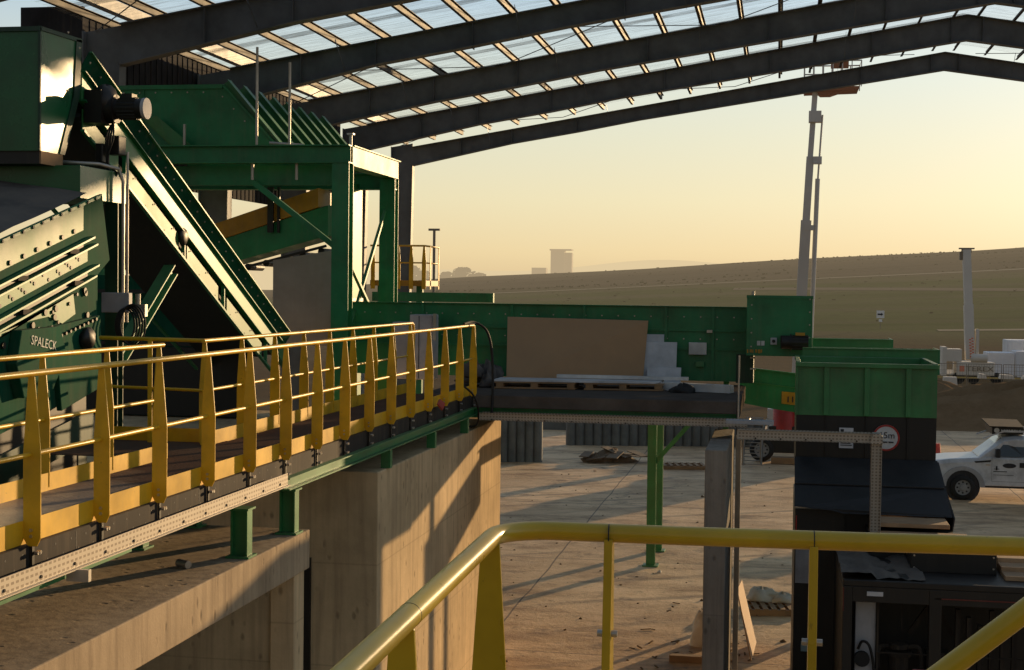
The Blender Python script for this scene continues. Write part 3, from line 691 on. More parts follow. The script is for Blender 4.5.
# hoses at the rail end
def smooth_path(pts, n=8):
    P = [Vector(p) for p in pts]; out = []
    for i in range(len(P)-1):
        a, b, c, d = P[max(i-1, 0)], P[i], P[i+1], P[min(i+2, len(P)-1)]
        for k in range(n):
            t = k/n; out.append(.5*((2*b)+(c-a)*t+(2*a-5*b+4*c-d)*t*t+(3*b-a-3*c+d)*t**3))
    return out+[P[-1]]
for lb, pts, r in (('thick black hose arching from the handrail end to the deck', [(-4.78, 22.3, 5.80), (-4.68, 22.6, 5.82), (-4.52, 22.75, 5.70), (-4.44, 22.8, 5.42), (-4.42, 22.83, 5.05), (-4.42, 22.84, 4.68), (-4.43, 22.82, 4.35)], .02),
                   ('thin black hose looping beside the thick hose at the handrail end', [(-4.76, 22.35, 5.79), (-4.62, 22.7, 5.79), (-4.50, 22.85, 5.62), (-4.46, 22.9, 5.3), (-4.45, 22.95, 4.95), (-4.46, 23.0, 4.67)], .012),
                   ('black hose hanging from the walkway toe board onto the wall top', [(-4.82, 21.9, 4.95), (-4.66, 22.4, 4.72), (-4.62, 22.7, 4.45), (-4.68, 22.9, 4.2), (-4.85, 23.1, 4.14)], .016)):
    tag(MB().tube(smooth_path(pts), r, 8).build('hose', RUBBER), lb, 'hose', 'black hoses at the end of the walkway')
m = MB().plate([(-4.69, 20.25, 4.78), (-4.66, 20.45, 4.70), (-4.66, 20.30, 4.62), (-4.69, 20.12, 4.72)], (.02, 0, .01)); tag(m.build('red_rag', RED), 'small red rag caught on the yellow toe board', 'rag')
# trays in front of the deck
def tray_run(a, b, h, d, mat, name, label):
    a, b = Vector(a), Vector(b); m = MB(); dr = (b-a).normalized(); n = Vector((0, 0, 1)).cross(dr).normalized()
    m.bar(a-n*0, b-n*0, .006, h); m.bar(a+n*d, b+n*d, .006, h)
    m.bar(a+n*(d/2)-Vector((0, 0, h/2-.003)), b+n*(d/2)-Vector((0, 0, h/2-.003)), d-.008, .005)
    m.bar(a-n*.012+Vector((0, 0, h/2)), b-n*.012+Vector((0, 0, h/2)), .02, .006); m.bar(a-n*.012-Vector((0, 0, h/2)), b-n*.012-Vector((0, 0, h/2)), .02, .006)
    return m
t1 = thing('cable_tray', 'galvanised cable tray along the front edge below the deck', 'cable tray', (-2.5, 22.7, 4.3))
tray_run((-4.6, 22.7, 4.345), (-.45, 22.7, 4.345), .11, .25, TRAY, '', '').build('tray_channel', TRAY, t1)
MB().bolts([(-4.4+i*.42, 22.695, 4.30) for i in range(10)], (0, -1, 0), .013, .012).build_each('tray_bolt', GREYST, t1)
t2 = thing('cable_tray', 'galvanised cable tray crossing to the baler and dropping to its top', 'cable tray', (.5, 21.2, 2.7))
tray_run((-.56, 21.2, 4.32), (1.38, 21.2, 4.32), .13, .22, TRAY, '', '').build('tray_channel', TRAY, t2)
m = MB().box(1.305, 1.311, 21.15, 21.42, 2.75, 4.26); m.box(1.439, 1.445, 21.15, 21.42, 2.75, 4.26); m.box(1.311, 1.439, 21.2, 21.206, 2.75, 4.26); m.build('tray_drop', TRAY, t2)
m = MB().prism([(1.28, 4.25), (1.32, 4.388), (1.42, 4.388), (1.45, 4.35), (1.45, 4.25)], 'y', 21.14, 21.43); m.build('tray_elbow', TRAY, t2)
m = MB().tube([(1.355, 21.25, 2.706), (1.355, 21.25, 2.85)], .03, 10); m.build('tray_foot', GALV, t2)
MB().bolts([(-.3+i*.35, 21.195, 4.275) for i in range(5)], (0, -1, 0), .013, .012).build_each('tray_bolt', GREYST, t2)
MB().box(-.75, -.05, 22.0, 22.25, 4.40, 4.45).build('tray_bridge', GREYP, t2)
# cable ladder on the pier
cl = thing('cable_ladder', 'small galvanised cable ladder hooked over beside the pier top', 'ladder', (-.4, 23.5, 3.6))
m = MB()
for x in (-.52, -.24): m.tube(smooth_path([(x, 23.5, 3.62), (x+.01, 23.6, 4.0), (x+.04, 23.75, 4.24), (x+.08, 24.1, 4.30)]), .02, 8)
m.build('side_rail', GALV, cl)
m = MB()
for i in range(14): z = 3.64+i*.055; m.cyl((-.52+i*.002, 23.5+i*.016, z), (-.24+i*.002, 23.5+i*.016, z), .008, 6)
m.build('rung', GALV, cl)
po = tag(MB().cyl((-.585, 22.7, 4.42), (-.585, 22.7, 5.38), .014, 10).build('steel_rod', GALV), 'thin upright pale rod at the right corner of the deck', 'rod')
po = tag(MB().box(-.66, -.575, 24.40, 24.45, 0, 4.0).build('lit_edge_strip', SACK), 'thin pale upright strip added for the sunlit edge on the right side of the pier', 'post')  # pale strip added to imitate the sunlit far edge of the pier

# ------------------------------------------------------------------ long trough conveyor behind the deck
tc = thing('trough_conveyor', 'long green trough conveyor running across behind the deck', 'conveyor', (-4, 28, 4.5))
tr = MB().box(-8.2, -.45, 27.0, 27.04, 4.72, 6.06); tr.box(-8.2, -.6, 28.2, 28.24, 4.72, 6.06); tr.box(-8.2, -.6, 27.04, 28.2, 4.74, 4.80); tr.build('trough', GREEN, tc)
m = MB()
for z in (5.62, 5.28): m.box(-8.2, -.6, 26.965, 26.997, z, z+.035)
m.box(-8.2, -.6, 26.93, 27.06, 6.062, 6.075)
for x in (-6.6, -4.9, -3.55, -2.05, -1.2): m.box(x, x+.05, 26.96, 26.998, 4.72, 6.06)
m.build('stiffener', GREEN, tc)
MB().bolts([(-8+i*.3, 26.997, 5.88) for i in range(25)]+[(-8+i*.3, 26.997, 5.48) for i in range(25)], (0, -1, 0), .014, .012).build('trough_bolt', GALV, tc)
MB().box(-1.60, -1.28, 26.90, 26.957, 5.20, 5.42).build('white_plate', WHITE, tc, .006)
MB().box(-1.48, -1.32, 26.90, 26.957, 4.98, 5.08).build('socket_box', GREEN2, tc, .006)
m = MB()
for z in (4.95, 5.15, 5.30): m.box(-.50, -.40, 26.9, 26.95, z, z+.03)
m.box(-1.28, -1.18, 26.85, 26.95, 5.6, 5.65)
m.build('latch', GALV, tc)
MB().box(-.75, -.44, 26.96, 27.6, 4.70, 5.22).build('side_skirt', DGREEN, tc)
tag(MB().box(-1.55, -1.25, 60, 60.3, 0, 1.0).build('x', GREEN), '', None) if False else None
hd = thing('conveyor_head', 'green sheet steel head box with black motor at the right end of the conveyor', 'conveyor head', (0, 26.4, 5.25))
m = MB().box(-.553, .568, 26.0, 27.2, 5.24, 6.285); m.build('housing', GREEN, hd, .006)
MB().box(-.56, .575, 25.985, 25.997, 6.24, 6.29).build('top_flange', GREEN, hd)
MB().bolts([(-.47, 25.998, 5.4+i*.24) for i in range(4)]+[(.52, 25.998, 5.35+i*.22) for i in range(5)], (0, -1, 0), .014, .014).build('housing_bolt', GALV, hd)
MB().cyl((-.45, 26.05, 6.286), (-.45, 26.05, 6.36), .03, 8).build('lifting_lug', GALV, hd)
m = MB().tube([(.05, 25.80, 5.49), (.19, 25.80, 5.49)], .115, 20); m.tube([(.19, 25.80, 5.49), (.215, 25.80, 5.49)], .145, 20); m.tube([(.215, 25.80, 5.49), (.50, 25.80, 5.49)], .12, 20)
for k in range(14):
    a = 2*math.pi*k/14; m.bar((.23, 25.80+.125*math.cos(a), 5.49+.125*math.sin(a)), (.49, 25.80+.125*math.cos(a), 5.49+.125*math.sin(a)), .012, .012)
m.box(.03, .22, 25.9, 25.997, 5.38, 5.60); m.build('motor', BLACK, hd)
MB().box(.28, .44, 25.74, 25.86, 5.61, 5.66).build('motor_terminal_box', OCHRE, hd)
MB().box(-.14, -.03, 25.93, 25.997, 5.44, 5.56).build('isolator_switch', GREYP, hd, .005)
MB().cyl((-.085, 25.92, 5.5), (-.085, 25.93, 5.5), .03, 10).build('switch_knob', BLACK, hd)
m = MB()
for x in (-.37, -.30): m.box(x, x+.058, 25.99, 25.997, 5.42, 5.50)
m.build('sticker', WHITE, hd)
m = MB()
for i, wd in enumerate((.03, .05, .02, .04, .05, .03)): m.box(-.54+i*.047, -.54+i*.047+wd*.8, 25.99, 25.997, 5.285+.01*(i % 2), 5.35)
m.build('yellow_lettering', OCHRE, hd)
for x in (-.93, .5): MB().box(x-.05, x+.05, 27.3, 27.4, 0, 4.7 if x < 0 else 5.238).build('leg', GREEN, hd)
# lower sloping trough with a yellow plate
lt = thing('sloping_trough', 'green sloping trough with a yellow plate below the head box', 'trough', (0, 31, 4))
MB().prism([(-.78, 4.78), (1.2, 4.58), (1.2, 3.72), (.45, 3.86), (-.2, 3.95), (-.78, 4.05)], 'y', 31.0, 31.06).build('trough_side', GREEN, lt)
m = MB().bar((-.8, 30.98, 4.79), (1.2, 30.98, 4.59), .06, .03); m.bar((-.8, 30.985, 4.5), (1.2, 30.985, 4.3), .02, .02); m.build('trough_rim', GREEN2, lt)
MB().prism([(.08, 4.30), (.42, 4.28), (.42, 4.02), (.08, 4.05)], 'y', 30.975, 30.997).build('yellow_plate', OCHRE, lt)
m = MB().box(.20, .225, 30.965, 30.974, 4.08, 4.2); m.box(.29, .315, 30.965, 30.974, 4.08, 4.2); m.build_each('plate_marking', INK, lt)
m = MB()
for x in (.5, .95): m.box(x, x+.1, 31.1, 31.2, 0, 4.2)
m.build('leg', GREEN, lt)
# troughs behind the hopper
for x0, x1, y0, z0, z1, lb in ((.62, 2.0, 27.4, 5.24, 5.50, 'short green trough behind the hopper, farther one with open end'), (.4, 2.62, 25.5, 5.0, 5.40, 'long green trough directly behind the baler hopper')):
    b = thing('green_trough', lb, 'trough', (x0, y0, z0))
    MB().box(x0, x1, y0, y0+.04, z0, z1).build('near_side', GREEN2, b); MB().box(x0, x1, y0+.9, y0+.94, z0, z1).build('far_side', GREEN2, b)
    MB().box(x0, x1, y0+.04, y0+.9, z0, z0+.04).build('trough_floor', GREEN, b); MB().box(x0, x1, y0-.03, y0+.05, z1, z1+.02).build('rim', GREEN2, b)
    MB().box(x1, x1+.03, y0, y0+.94, z0, z1+.02).build('end_plate', GREEN, b)
    m = MB()
    for x in (x0+.2, x1-.3): m.box(x, x+.1, y0+.3, y0+.4, 0, z0)
    m.build('leg', GREEN, b)

# ------------------------------------------------------------------ baler with hopper
bl = thing('baler', 'black baler with green topped hopper, hoods and open pump bay', 'baler', (1.5, 21.5, 0))
m = MB().box(.285, 2.36, 23.0, 23.05, 4.48, 5.28); m.box(.285, 2.36, 25.15, 25.2, 4.48, 5.28); m.box(.285, .335, 23.05, 25.15, 4.48, 5.28); m.box(2.31, 2.36, 23.05, 25.15, 4.48, 5.28)
hp = m.build('hopper', GREEN2, bl)
m = MB()
for x in (.69, 1.29, 1.90): m.box(x, x+.075, 22.94, 22.998, 4.49, 5.22)
m.box(.27, 2.375, 22.92, 22.998, 5.22, 5.285); m.box(.27, 2.375, 25.2, 25.27, 5.22, 5.285); m.box(.27, .335, 23.0, 25.2, 5.283, 5.295); m.box(2.31, 2.375, 23, 25.2, 5.283, 5.295)
m.box(.265, .30, 22.95, 22.998, 4.48, 5.22)
m.build('hopper_rib', GREEN2, hp, .004)
m = MB().box(.285, 2.36, 23.01, 25.2, 3.6, 4.478)
for x in (.69, 1.29, 1.90): m.box(x+.03, x+.045, 22.985, 23.009, 3.8, 4.47)
m.build('hopper_base', BLACK, bl)
# round sign, white label
m = MB(); 
ring = [(1.625+.20*math.cos(rad(a)), 4.165+.20*math.sin(rad(a))) for a in range(0, 360, 10)]
sg = MB().prism(ring, 'y', 22.972, 22.984).build('round_sign', WHITE, bl)
rr = MB(); o_, i_ = .20, .172
vs = [(1.625+r*math.cos(rad(a)), 22.969, 4.165+r*math.sin(rad(a))) for a in range(0, 360, 10) for r in (o_, i_)]
rr.add(vs, [(2*k, (2*k+2) % 72, (2*k+3) % 72, 2*k+1) for k in range(36)]); rr.build('red_ring', RED, sg)
text('sign_text', '15m', .135, (1.635, 22.966, 4.20), (1, 0, 0), (0, 0, 1), INK, sg)
m = MB()
for i, (a, b) in enumerate(((-.10, .02), (.035, .11))): m.box(1.625+a, 1.625+b, 22.964, 22.969, 4.09, 4.11)
m.build('small_print', INK, sg)
lb_ = MB().box(.93, 1.14, 22.972, 22.984, 3.99, 4.30).build('white_label', OFFW, bl)
m = MB().box(.95, 1.0, 22.964, 22.969, 4.23, 4.28)
for k in range(4): m.box(.95, 1.12-.02*(k % 2), 22.964, 22.969, 4.03+.03*k, 4.042+.03*k)
m.build('label_print', INK, lb_)
# hood
m = MB().plate([(.27, 22.96, 3.82), (2.38, 22.96, 3.82), (2.43, 22.45, 3.5), (.27, 22.45, 3.5)], (0, .012, .02)); m.plate([(.27, 22.447, 3.495), (2.43, 22.447, 3.495), (2.50, 21.95, 3.14), (.97, 21.95, 3.14), (.80, 21.95, 3.18), (.27, 21.95, 3.22)], (0, .012, .02))
hd_ = m.build('hood', HOOD, bl); MB().bar((.27, 22.43, 3.50), (2.43, 22.43, 3.50), .05, .012).build('hood_seam', HOOD, hd_)
m = MB().plate([(2.38, 22.96, 3.82), (2.43, 22.45, 3.5), (2.52, 21.95, 3.13), (2.48, 21.95, 2.85), (2.42, 22.6, 2.7), (2.38, 23, 3.0)], (.02, 0, 0)); m.build('hood_cheek', HOOD, hd_)
MB().bolts([(.40+i*.24, 22.945, 3.80) for i in range(9)]+[(.40+i*.24, 22.43, 3.48) for i in range(9)]+[(1.05+.27*i, 21.93, 3.15) for i in range(6)], (0, -.8, .6), .011, .012).build('hood_bolt', GREYST, hd_)
# tower below the hood, body
MB().box(.285, 1.0, 22.2, 25.1, 0, 3.15).build('tower', BLACK, bl)
m = MB().box(1.0, 2.55, 22.3, 25.1, 0, 3.2); m.build('throat', BLACK, bl)
m = MB().box(1.45, 2.40, 21.35, 22.28, 3.06, 3.12); m.build('upper_ledge', SUNSTEEL, bl, .006)
m = MB().box(1.40, 2.62, 20.75, 21.33, 2.95, 3.01); m.build('lower_ledge', SUNSTEEL, bl, .006)
MB().box(1.30, 2.5, 20.9, 22.25, 2.702, 2.945).build('ledge_plinth', BLACK, bl)
MB().box(.86, 4.6, 19.2, 22.0, 2.62, 2.70).build('body_top', BLACK, bl, .01)
m = MB().box(.86, .98, 19.2, 19.32, 0, 2.618); m.box(1.93, 2.08, 19.2, 19.32, 0, 2.618); m.box(3.1, 3.25, 19.2, 19.32, 0, 2.618); m.box(.98, 4.6, 19.21, 19.33, 2.42, 2.618)
m.box(.86, .95, 19.33, 22.0, 0, 2.6); m.build('frame', BLACK, bl, .006)
MB().box(.95, 4.6, 20.4, 20.5, 0, 2.618).build('rear_panel', BLACK, bl)
MB().box(1.04, 1.30, 19.55, 19.9, .2, 2.40).build('grey_cabinet', GREYP, bl, .01)
m = MB().box(1.31, 1.335, 19.5, 19.55, .3, 2.4); m.box(1.62, 1.64, 19.6, 19.62, 2.0, 2.4); m.box(1.3, 3.2, 19.45, 19.47, 1.72, 1.735); m.build('conduit', GREYST, bl)
m = MB().cyl((1.6, 19.7, 1.2), (1.6, 19.7, 1.65), .13, 18); m.cyl((1.6, 19.7, 1.65), (1.6, 19.7, 1.70), .17, 18); m.cyl((1.6, 19.7, 1.74), (1.6, 19.7, 1.80), .12, 18)
m.tube(smooth_path([(1.72, 19.7, 1.76), (1.85, 19.7, 1.76), (1.88, 19.7, 1.65), (1.88, 19.7, 1.5)]), .03, 10); m.tube(smooth_path([(1.48, 19.7, 1.76), (1.37, 19.65, 1.76), (1.34, 19.62, 1.68), (1.34, 19.62, 1.5)]), .03, 10)
m.build('hydraulic_pump', GREYST, bl)
m = MB().tube(smooth_path([(1.08, 19.5, 1.75), (1.13, 19.46, 1.86), (1.22, 19.45, 1.8), (1.28, 19.5, 1.5), (1.28, 19.5, 1.1)]), .018, 8); m.cyl((1.13, 19.48, 1.62), (1.13, 19.55, 1.62), .1, 16); m.build('hose', RUBBER, bl)
m = MB().box(1.96, 2.25, 19.7, 20, 1.2, 1.7)
for i in range(6): m.box(2.3+.14*i, 2.36+.14*i, 19.6, 19.7, 1.3, 2.3-.1*(i % 3))
m.bar((1.75, 19.9, 1.9), (2.05, 19.9, 2.35), .06, .06); m.bar((2.3, 19.9, 1.9), (2.05, 19.9, 2.35), .06, .06); m.build('valve_block', GREYST, bl)
lbb = MB().box(1.74, 1.92, 19.19, 19.197, 1.28, 1.60).build('warning_notice', WHITE, bl)
m = MB().box(1.74, 1.92, 19.183, 19.188, 1.555, 1.60); m.build('red_header', RED, lbb)
m = MB()
for k in range(5): m.box(1.755, 1.90-.02*(k % 3), 19.183, 19.188, 1.32+.042*k, 1.332+.042*k)
m.build('notice_print', INK, lbb)
MB().box(1.16, 1.36, 19.195, 19.207, 2.505, 2.56).build('name_plate', OFFW, bl)
m = MB().box(.862, .875, 19.185, 19.197, 2.3, 2.60); m.box(2.0, 3.0, 19.2, 19.208, 2.50, 2.515); m.build('red_edge', paint('faded_red', (.14, .02, .012), .6), bl)
# black box and cover plates on top, sunlight put into the plate colour
MB().box(1.76, 2.84, 19.95, 20.72, 2.702, 2.985).build('top_box', BLACK, bl, .006)
MB().bolts([(1.80, 19.95, 2.76), (1.80, 19.95, 2.92), (2.80, 19.95, 2.78), (2.80, 19.95, 2.93)], (0, -1, 0), .013, .012).build('box_bolt', CHROME, bl)
for i in range(3): MB().box(2.90, 4.6, 19.6+i*.36, 19.95+i*.36, 2.702, 2.76+.055*i).build('cover_plate', SUNSTEEL, bl, .006)
m = MB(); rn = random.Random(5)
vs = []; fs = []
for j in range(9):
    for i in range(15):
        x = .84+i*.075; y = 19.28+j*.23; z = 2.705+.05*math.sin(i*.9+j)*math.sin(j*.7)*.8+rn.uniform(0, .035)+(.05 if i < 6 else 0)
        vs.append((x, y, z))
for j in range(8):
    for i in range(14): fs.append((j*15+i, j*15+i+1, (j+1)*15+i+1, (j+1)*15+i))
tag(m.add(vs, fs, True).build('tarpaulin', TARP), 'crumpled grey tarpaulin spread over the left end of the baler top', 'tarpaulin')
for z, h, mt in ((1.78, .13, PALE), (1.0, .35, GREYP)): pass
MB().box(.30, .50, 22.185, 22.197, 2.05, 2.55).build('grey_notice', GREYP, bl)
MB().box(.40, .62, 22.12, 22.197, 1.05, 1.18).build('lamp', paint('pale_cyan_lens', (.35, .50, .52), .25, 0), bl)
MB().box(.295, .31, 22.185, 22.197, 2.75, 3.05).build('red_marker', RED, bl)

# ------------------------------------------------------------------ left: screening machine
sc = thing('screening_machine', 'green vibrating screening machine with bolted side plates beside the walkway', 'screening machine', (-9, 14, 3.885))
XS = -7.5
def sz(y, off=0): return 7.345+.27*(y-15.5)+off    # top edge of the side plate
m = MB().prism([(10.5, sz(10.5)), (15.55, sz(15.55)), (15.75, 6.62), (15.45, 6.45), (15.45, 5.2), (10.5, 4.4)], 'x', XS-.03, XS); sp = m.build('side_plate', SHADEG, sc, .004)
MB().prism([(10.5, sz(10.5)), (15.55, sz(15.55)), (15.75, 6.62), (15.45, 6.45), (15.45, 5.2), (10.5, 4.4)], 'x', -10.6, -10.57).build('side_plate', GREEN, sc)
def band(y0, y1, o0, o1, t, nm, mat, bev=.002):
    return MB().plate([(XS, y0, sz(y0, o0)), (XS, y1, sz(y1, o0)), (XS, y1, sz(y1, o1)), (XS, y0, sz(y0, o1))], (t, 0, 0)).build(nm, mat, sp, bev)
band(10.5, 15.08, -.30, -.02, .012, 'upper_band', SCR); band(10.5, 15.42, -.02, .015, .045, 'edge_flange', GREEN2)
for o, y1 in ((-.415, 15.25), (-.51, 15.32), (-.75, 15.36), (-.855, 15.30)): band(10.5, y1, o-.012, o+.012, .07, 'rib_flange', GREEN2)
band(10.5, 15.1, -.495, -.43, .004, 'slot', BLACK); band(10.5, 15.2, -.835, -.77, .004, 'slot', BLACK)
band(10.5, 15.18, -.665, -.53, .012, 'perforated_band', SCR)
MB().prism([(10.5, 5.0), (12.6, 5.6), (13.45, sz(13.45, -.93)), (14.85, sz(14.85, -.93)), (14.9, 6.02), (14.6, 5.92), (14.3, 6.0), (13.9, 5.96), (13.3, 5.85), (12.5, 5.35), (10.5, 4.6)], 'x', XS+.001, XS+.012).build('lit_lower_plate', SCR, sp, .002)  # paler plate outlined to match the sunlit part of the side
MB().prism([(14.55, 5.72), (14.85, 5.80), (14.95, 5.66), (15.0, 5.55), (14.6, 5.47)], 'x', XS+.001, XS+.014).build('lit_patch', SCR, sp, .002)  # paler piece painting a small patch of sunlight
b = MB()
for i in range(24): y = 10.7+i*.2; b.tube([(XS+.046, y, sz(y, -.002)), (XS+.06, y, sz(y, -.002))], .018, 6)
for i in range(16): y = 10.8+i*.27; b.tube([(XS+.012, y, sz(y, -.26)), (XS+.03, y, sz(y, -.26))], .026, 10)
b.build_each('band_bolt', BLACK, sp)
b = MB()
for i in range(18):
    for q in (0, 1, 2):
        if (i+q) % 4 == 3: continue
        y = 10.75+i*.245+q*.06; b.tube([(XS+.012, y, sz(y, -.555-.04*q)), (XS+.02, y, sz(y, -.555-.04*q))], .022, 6)
b.build('perforation', BLACK, sp)
b = MB()
for i in range(22):
    y = 13.2+rnd.uniform(0, 2.0); z = sz(y, rnd.uniform(-1.4, -.95)); b.tube([(XS+.012, y, z), (XS+.03, y, z)], rnd.choice((.02, .035)), 8)
b.build_each('plate_bolt', BLACK, sp)
for i in range(4):
    y = 11.4+i*1.1
    MB().box(XS+.004, XS+.055, y, y+.2, sz(y, -.46), sz(y, -.41)).build('spring_plate', GREYST, sp); MB().box(XS+.004, XS+.055, y+.1, y+.3, sz(y, -.80), sz(y, -.75)).build('spring_plate', GREYST, sp)
# lower frame, drive casing with the maker's name
m = MB().prism([(13.45, 5.55), (13.55, 5.88), (14.35, 5.90), (14.5, 5.60), (14.2, 5.25), (13.6, 5.2)], 'x', XS, XS+.12); dc = m.build('drive_casing', SHADEG, sc, .01)
text('maker_name', 'SPALECK', .135, (XS+.125, 13.99, 5.735), (0, 1, -.16), (0, 0, 1), PALE, dc)
m = MB().box(XS+.121, XS+.125, 13.75, 14.3, 5.61, 5.62); m.build('small_print', PALE, dc)
m = MB().prism([(14.35, 5.9), (15.4, 6.0), (15.45, 5.2), (14.5, 5.0)], 'x', XS, XS+.06); m.build('access_cover', SHADEG, sc, .008)
m = MB()
for i in range(9): m.tube([(XS+.06, 14.45+.1*i, 5.80+.02*i), (XS+.09, 14.45+.1*i, 5.80+.02*i)], .02, 6)
MB().blob((XS+.1, 15.0, 5.75), .08, .13, .12, 12, 8, .1, False, 3).build('hub_cap', BLACK, sc); m.build_each('cover_bolt', BLACK, sc)
m = MB().prism([(10.5, 4.2), (15.4, 4.95), (15.4, 4.6), (10.5, 3.9)], 'x', XS-.3, XS-.02); m.box(XS-.25, XS-.05, 12.4, 12.6, 3.886, 4.6); m.box(XS-.25, XS-.05, 15.1, 15.3, 3.886, 4.9); m.build('base_frame', DGREEN, sc)
m = MB().box(-10.5, XS-.06, 11, 15.3, 4.0, 6.0); m.build('inner_body', BLACK, sc)
# grey cover sheet over the screen deck
vs = []; fs = []
for j in range(13):
    for i in range(9):
        x = -10.4+i*.355; y = 10.5+j*.40; vs.append((x, y, sz(y, .05)+.16*math.sin(i/8*math.pi)+rn.uniform(-.015, .015)))
for j in range(12):
    for i in range(8): fs.append((j*9+i, j*9+i+1, (j+1)*9+i+1, (j+1)*9+i))
cv = MB().add(vs, fs, True).build('screen_cover', TARP, sc)
m = MB().tube([(-9.0, 12.9, sz(12.9, .2)), (-8.6, 12.9, sz(12.9, .24))], .13, 12); m.build('red_cap', RED, sc)
# intake chute above
ch = thing('intake_chute', 'tall green intake chute with glaring sunlit side panel above the screening machine', 'chute', (-8.6, 15.5, 7.4))
m = MB()
m.plate([(-10.4, 15.07, 9.14), (-8.0, 15.07, 9.14), (-8.0, 15.07, 7.80), (-10.4, 15.07, 7.80)], (0, .02, 0))
m.plate([(-8.0, 15.07, 9.14), (-8.0, 16.02, 9.16), (-8.0, 15.95, 8.5), (-8.0, 15.60, 7.80), (-8.0, 15.07, 7.80)], (-.015, 0, 0))
m.plate([(-8.0, 16.02, 9.16), (-10.4, 16.02, 9.16), (-10.4, 15.6, 7.8), (-8.0, 15.6, 7.8)], (0, .015, 0))
GLOSSG = paint('glossy_green_panel', (.010, .12, .042), .29, .05, streak=.05, orange=.008)
cb = m.build('chute_body', GLOSSG, ch)
m = MB().box(-10.4, -7.985, 15.04, 15.06, 9.10, 9.15); m.plate([(-7.985, 15.05, 9.155), (-7.985, 16.04, 9.175), (-7.985, 16.04, 9.13), (-7.985, 15.05, 9.11)], (-.03, 0, 0)); m.box(-8.01, -7.985, 15.045, 15.075, 7.8, 9.14)
m.plate([(-7.985, 15.9, 9.15), (-7.985, 16.03, 9.16), (-7.985, 15.98, 8.5), (-7.985, 15.62, 7.8), (-7.985, 15.5, 7.8), (-7.985, 15.84, 8.5)], (-.01, 0, 0)); m.build('chute_rim', DGREEN, cb)
MB().box(-10.4, -8.02, 15.1, 15.6, 7.66, 7.80).build('chute_collar', BLACK, ch)
MB().box(-8.02, -8.0, 15.1, 15.6, 7.66, 7.80).build('collar_plate', WOOD, ch)
m = MB().box(-10.4, -7.7, 15.42, 16.6, 7.30, 7.67); m.build('lower_box', GLOSSG, ch, .006)
m = MB().tube([(-7.62, 16.35, 5.9), (-7.62, 16.35, 7.55), (-7.66, 16.3, 7.7), (-7.75, 16.0, 7.73), (-8.2, 15.9, 7.75)], .022, 8); m.tube([(-7.57, 16.36, 5.9), (-7.57, 16.36, 7.9)], .016, 8); m.build('conduit_pipe', GALV, ch)
m = MB().ibeam((-7.75, 16.4, 3.885), (-7.75, 16.4, 7.3), .16, .16, up=(0, 1, 0)); m.build('post', DGREEN, ch)
eb = thing('junction_box', 'grey electrical box with coiled cable hanging beside the screening machine', 'junction box', (-7.5, 16, 5.9))
MB().box(-7.70, -7.36, 15.95, 16.05, 6.02, 6.25).build('enclosure', GREYP, eb, .01)
m = MB()
for k in range(5):
    r1, r2 = .13+.01*k, .19+.012*k
    m.tube([(-7.38+.03*k+r1*math.cos(t)*.9, 15.9-.015*k, 5.88+r2*math.sin(t)) for t in [2*math.pi*i/20 for i in range(20)]], .012, 8, closed=True)
m.build('cable_coil', RUBBER, eb)
m = MB().box(-7.30, -7.16, 15.95, 16.02, 5.98, 6.12); m.cyl((-7.25, 15.96, 6.12), (-7.25, 15.96, 6.24), .03, 8); m.build('cable_gland', GALV, eb)
for k in range(4): pass

# ------------------------------------------------------------------ inclined conveyor
ic = thing('inclined_conveyor', 'steep green conveyor with bright sunlit side channel and black drive motor', 'conveyor', (-8.6, 19, 4.6))
XC = -8.0; S = .48
def cz(y, off): return 9.057-S*(y-16.0)+off
def cplate(y0, y1, o0, o1, x, t): return [(x, y0, cz(y0, o1)), (x, y1, cz(y1, o1)), (x, y1, cz(y1, o0)), (x, y0, cz(y0, o0))], (-t, 0, 0)
m = MB().plate(*cplate(16.06, 23.4, -.55, -.23, XC, .06)); ch1 = m.build('side_channel', GREEN2, ic, .004)
m = MB()
m.plate([(XC-.02, 16.06, cz(16.06, -.225)), (XC-.02, 23.4, cz(23.4, -.225)), (XC+.05, 23.4, cz(23.4, -.225)), (XC+.05, 16.06, cz(16.06, -.225))], (0, 0, .015))
m.plate([(XC-.02, 16.06, cz(16.06, -.56)), (XC-.02, 23.4, cz(23.4, -.56)), (XC+.05, 23.4, cz(23.4, -.56)), (XC+.05, 16.06, cz(16.06, -.56))], (0, 0, .015)); m.build('channel_flange', GREEN, ch1)
# skirt plates lean inward (outer faces look downward; their shade is put into the dark green)
m = MB().plate([(XC-.05, 16.06, cz(16.06, -.24)), (XC-.05, 23.3, cz(23.3, -.24)), (XC+.10, 23.3, cz(23.3, 0)), (XC+.10, 16.06, cz(16.06, 0))], (-.012, 0, .006)); sk = m.build('skirt', SHADEG, ic)
m = MB().bar((XC+.11, 16.06, cz(16.06, .0)), (XC+.11, 23.3, cz(23.3, .0)), .035, .016); m.build('skirt_edge', GREEN2, sk)
MB().bolts([(XC+.055, 15.6+.27*i, cz(15.6+.27*i, -.07)) for i in range(28)], (1, 0, -.3), .013, .014).build_each('skirt_bolt', GALV, sk)
MB().plate([(XC-1.3, 16.06, cz(16.06, -.3)), (XC-1.3, 23.4, cz(23.4, -.3)), (XC-.07, 23.4, cz(23.4, -.3)), (XC-.07, 16.06, cz(16.06, -.3))], (0, 0, .02)).build('belt', RUBBER, ic)
m = MB().plate(*cplate(16.06, 23.4, -.50, 0, XC-1.3, .06)); m.build('side_channel', GREEN, ic)
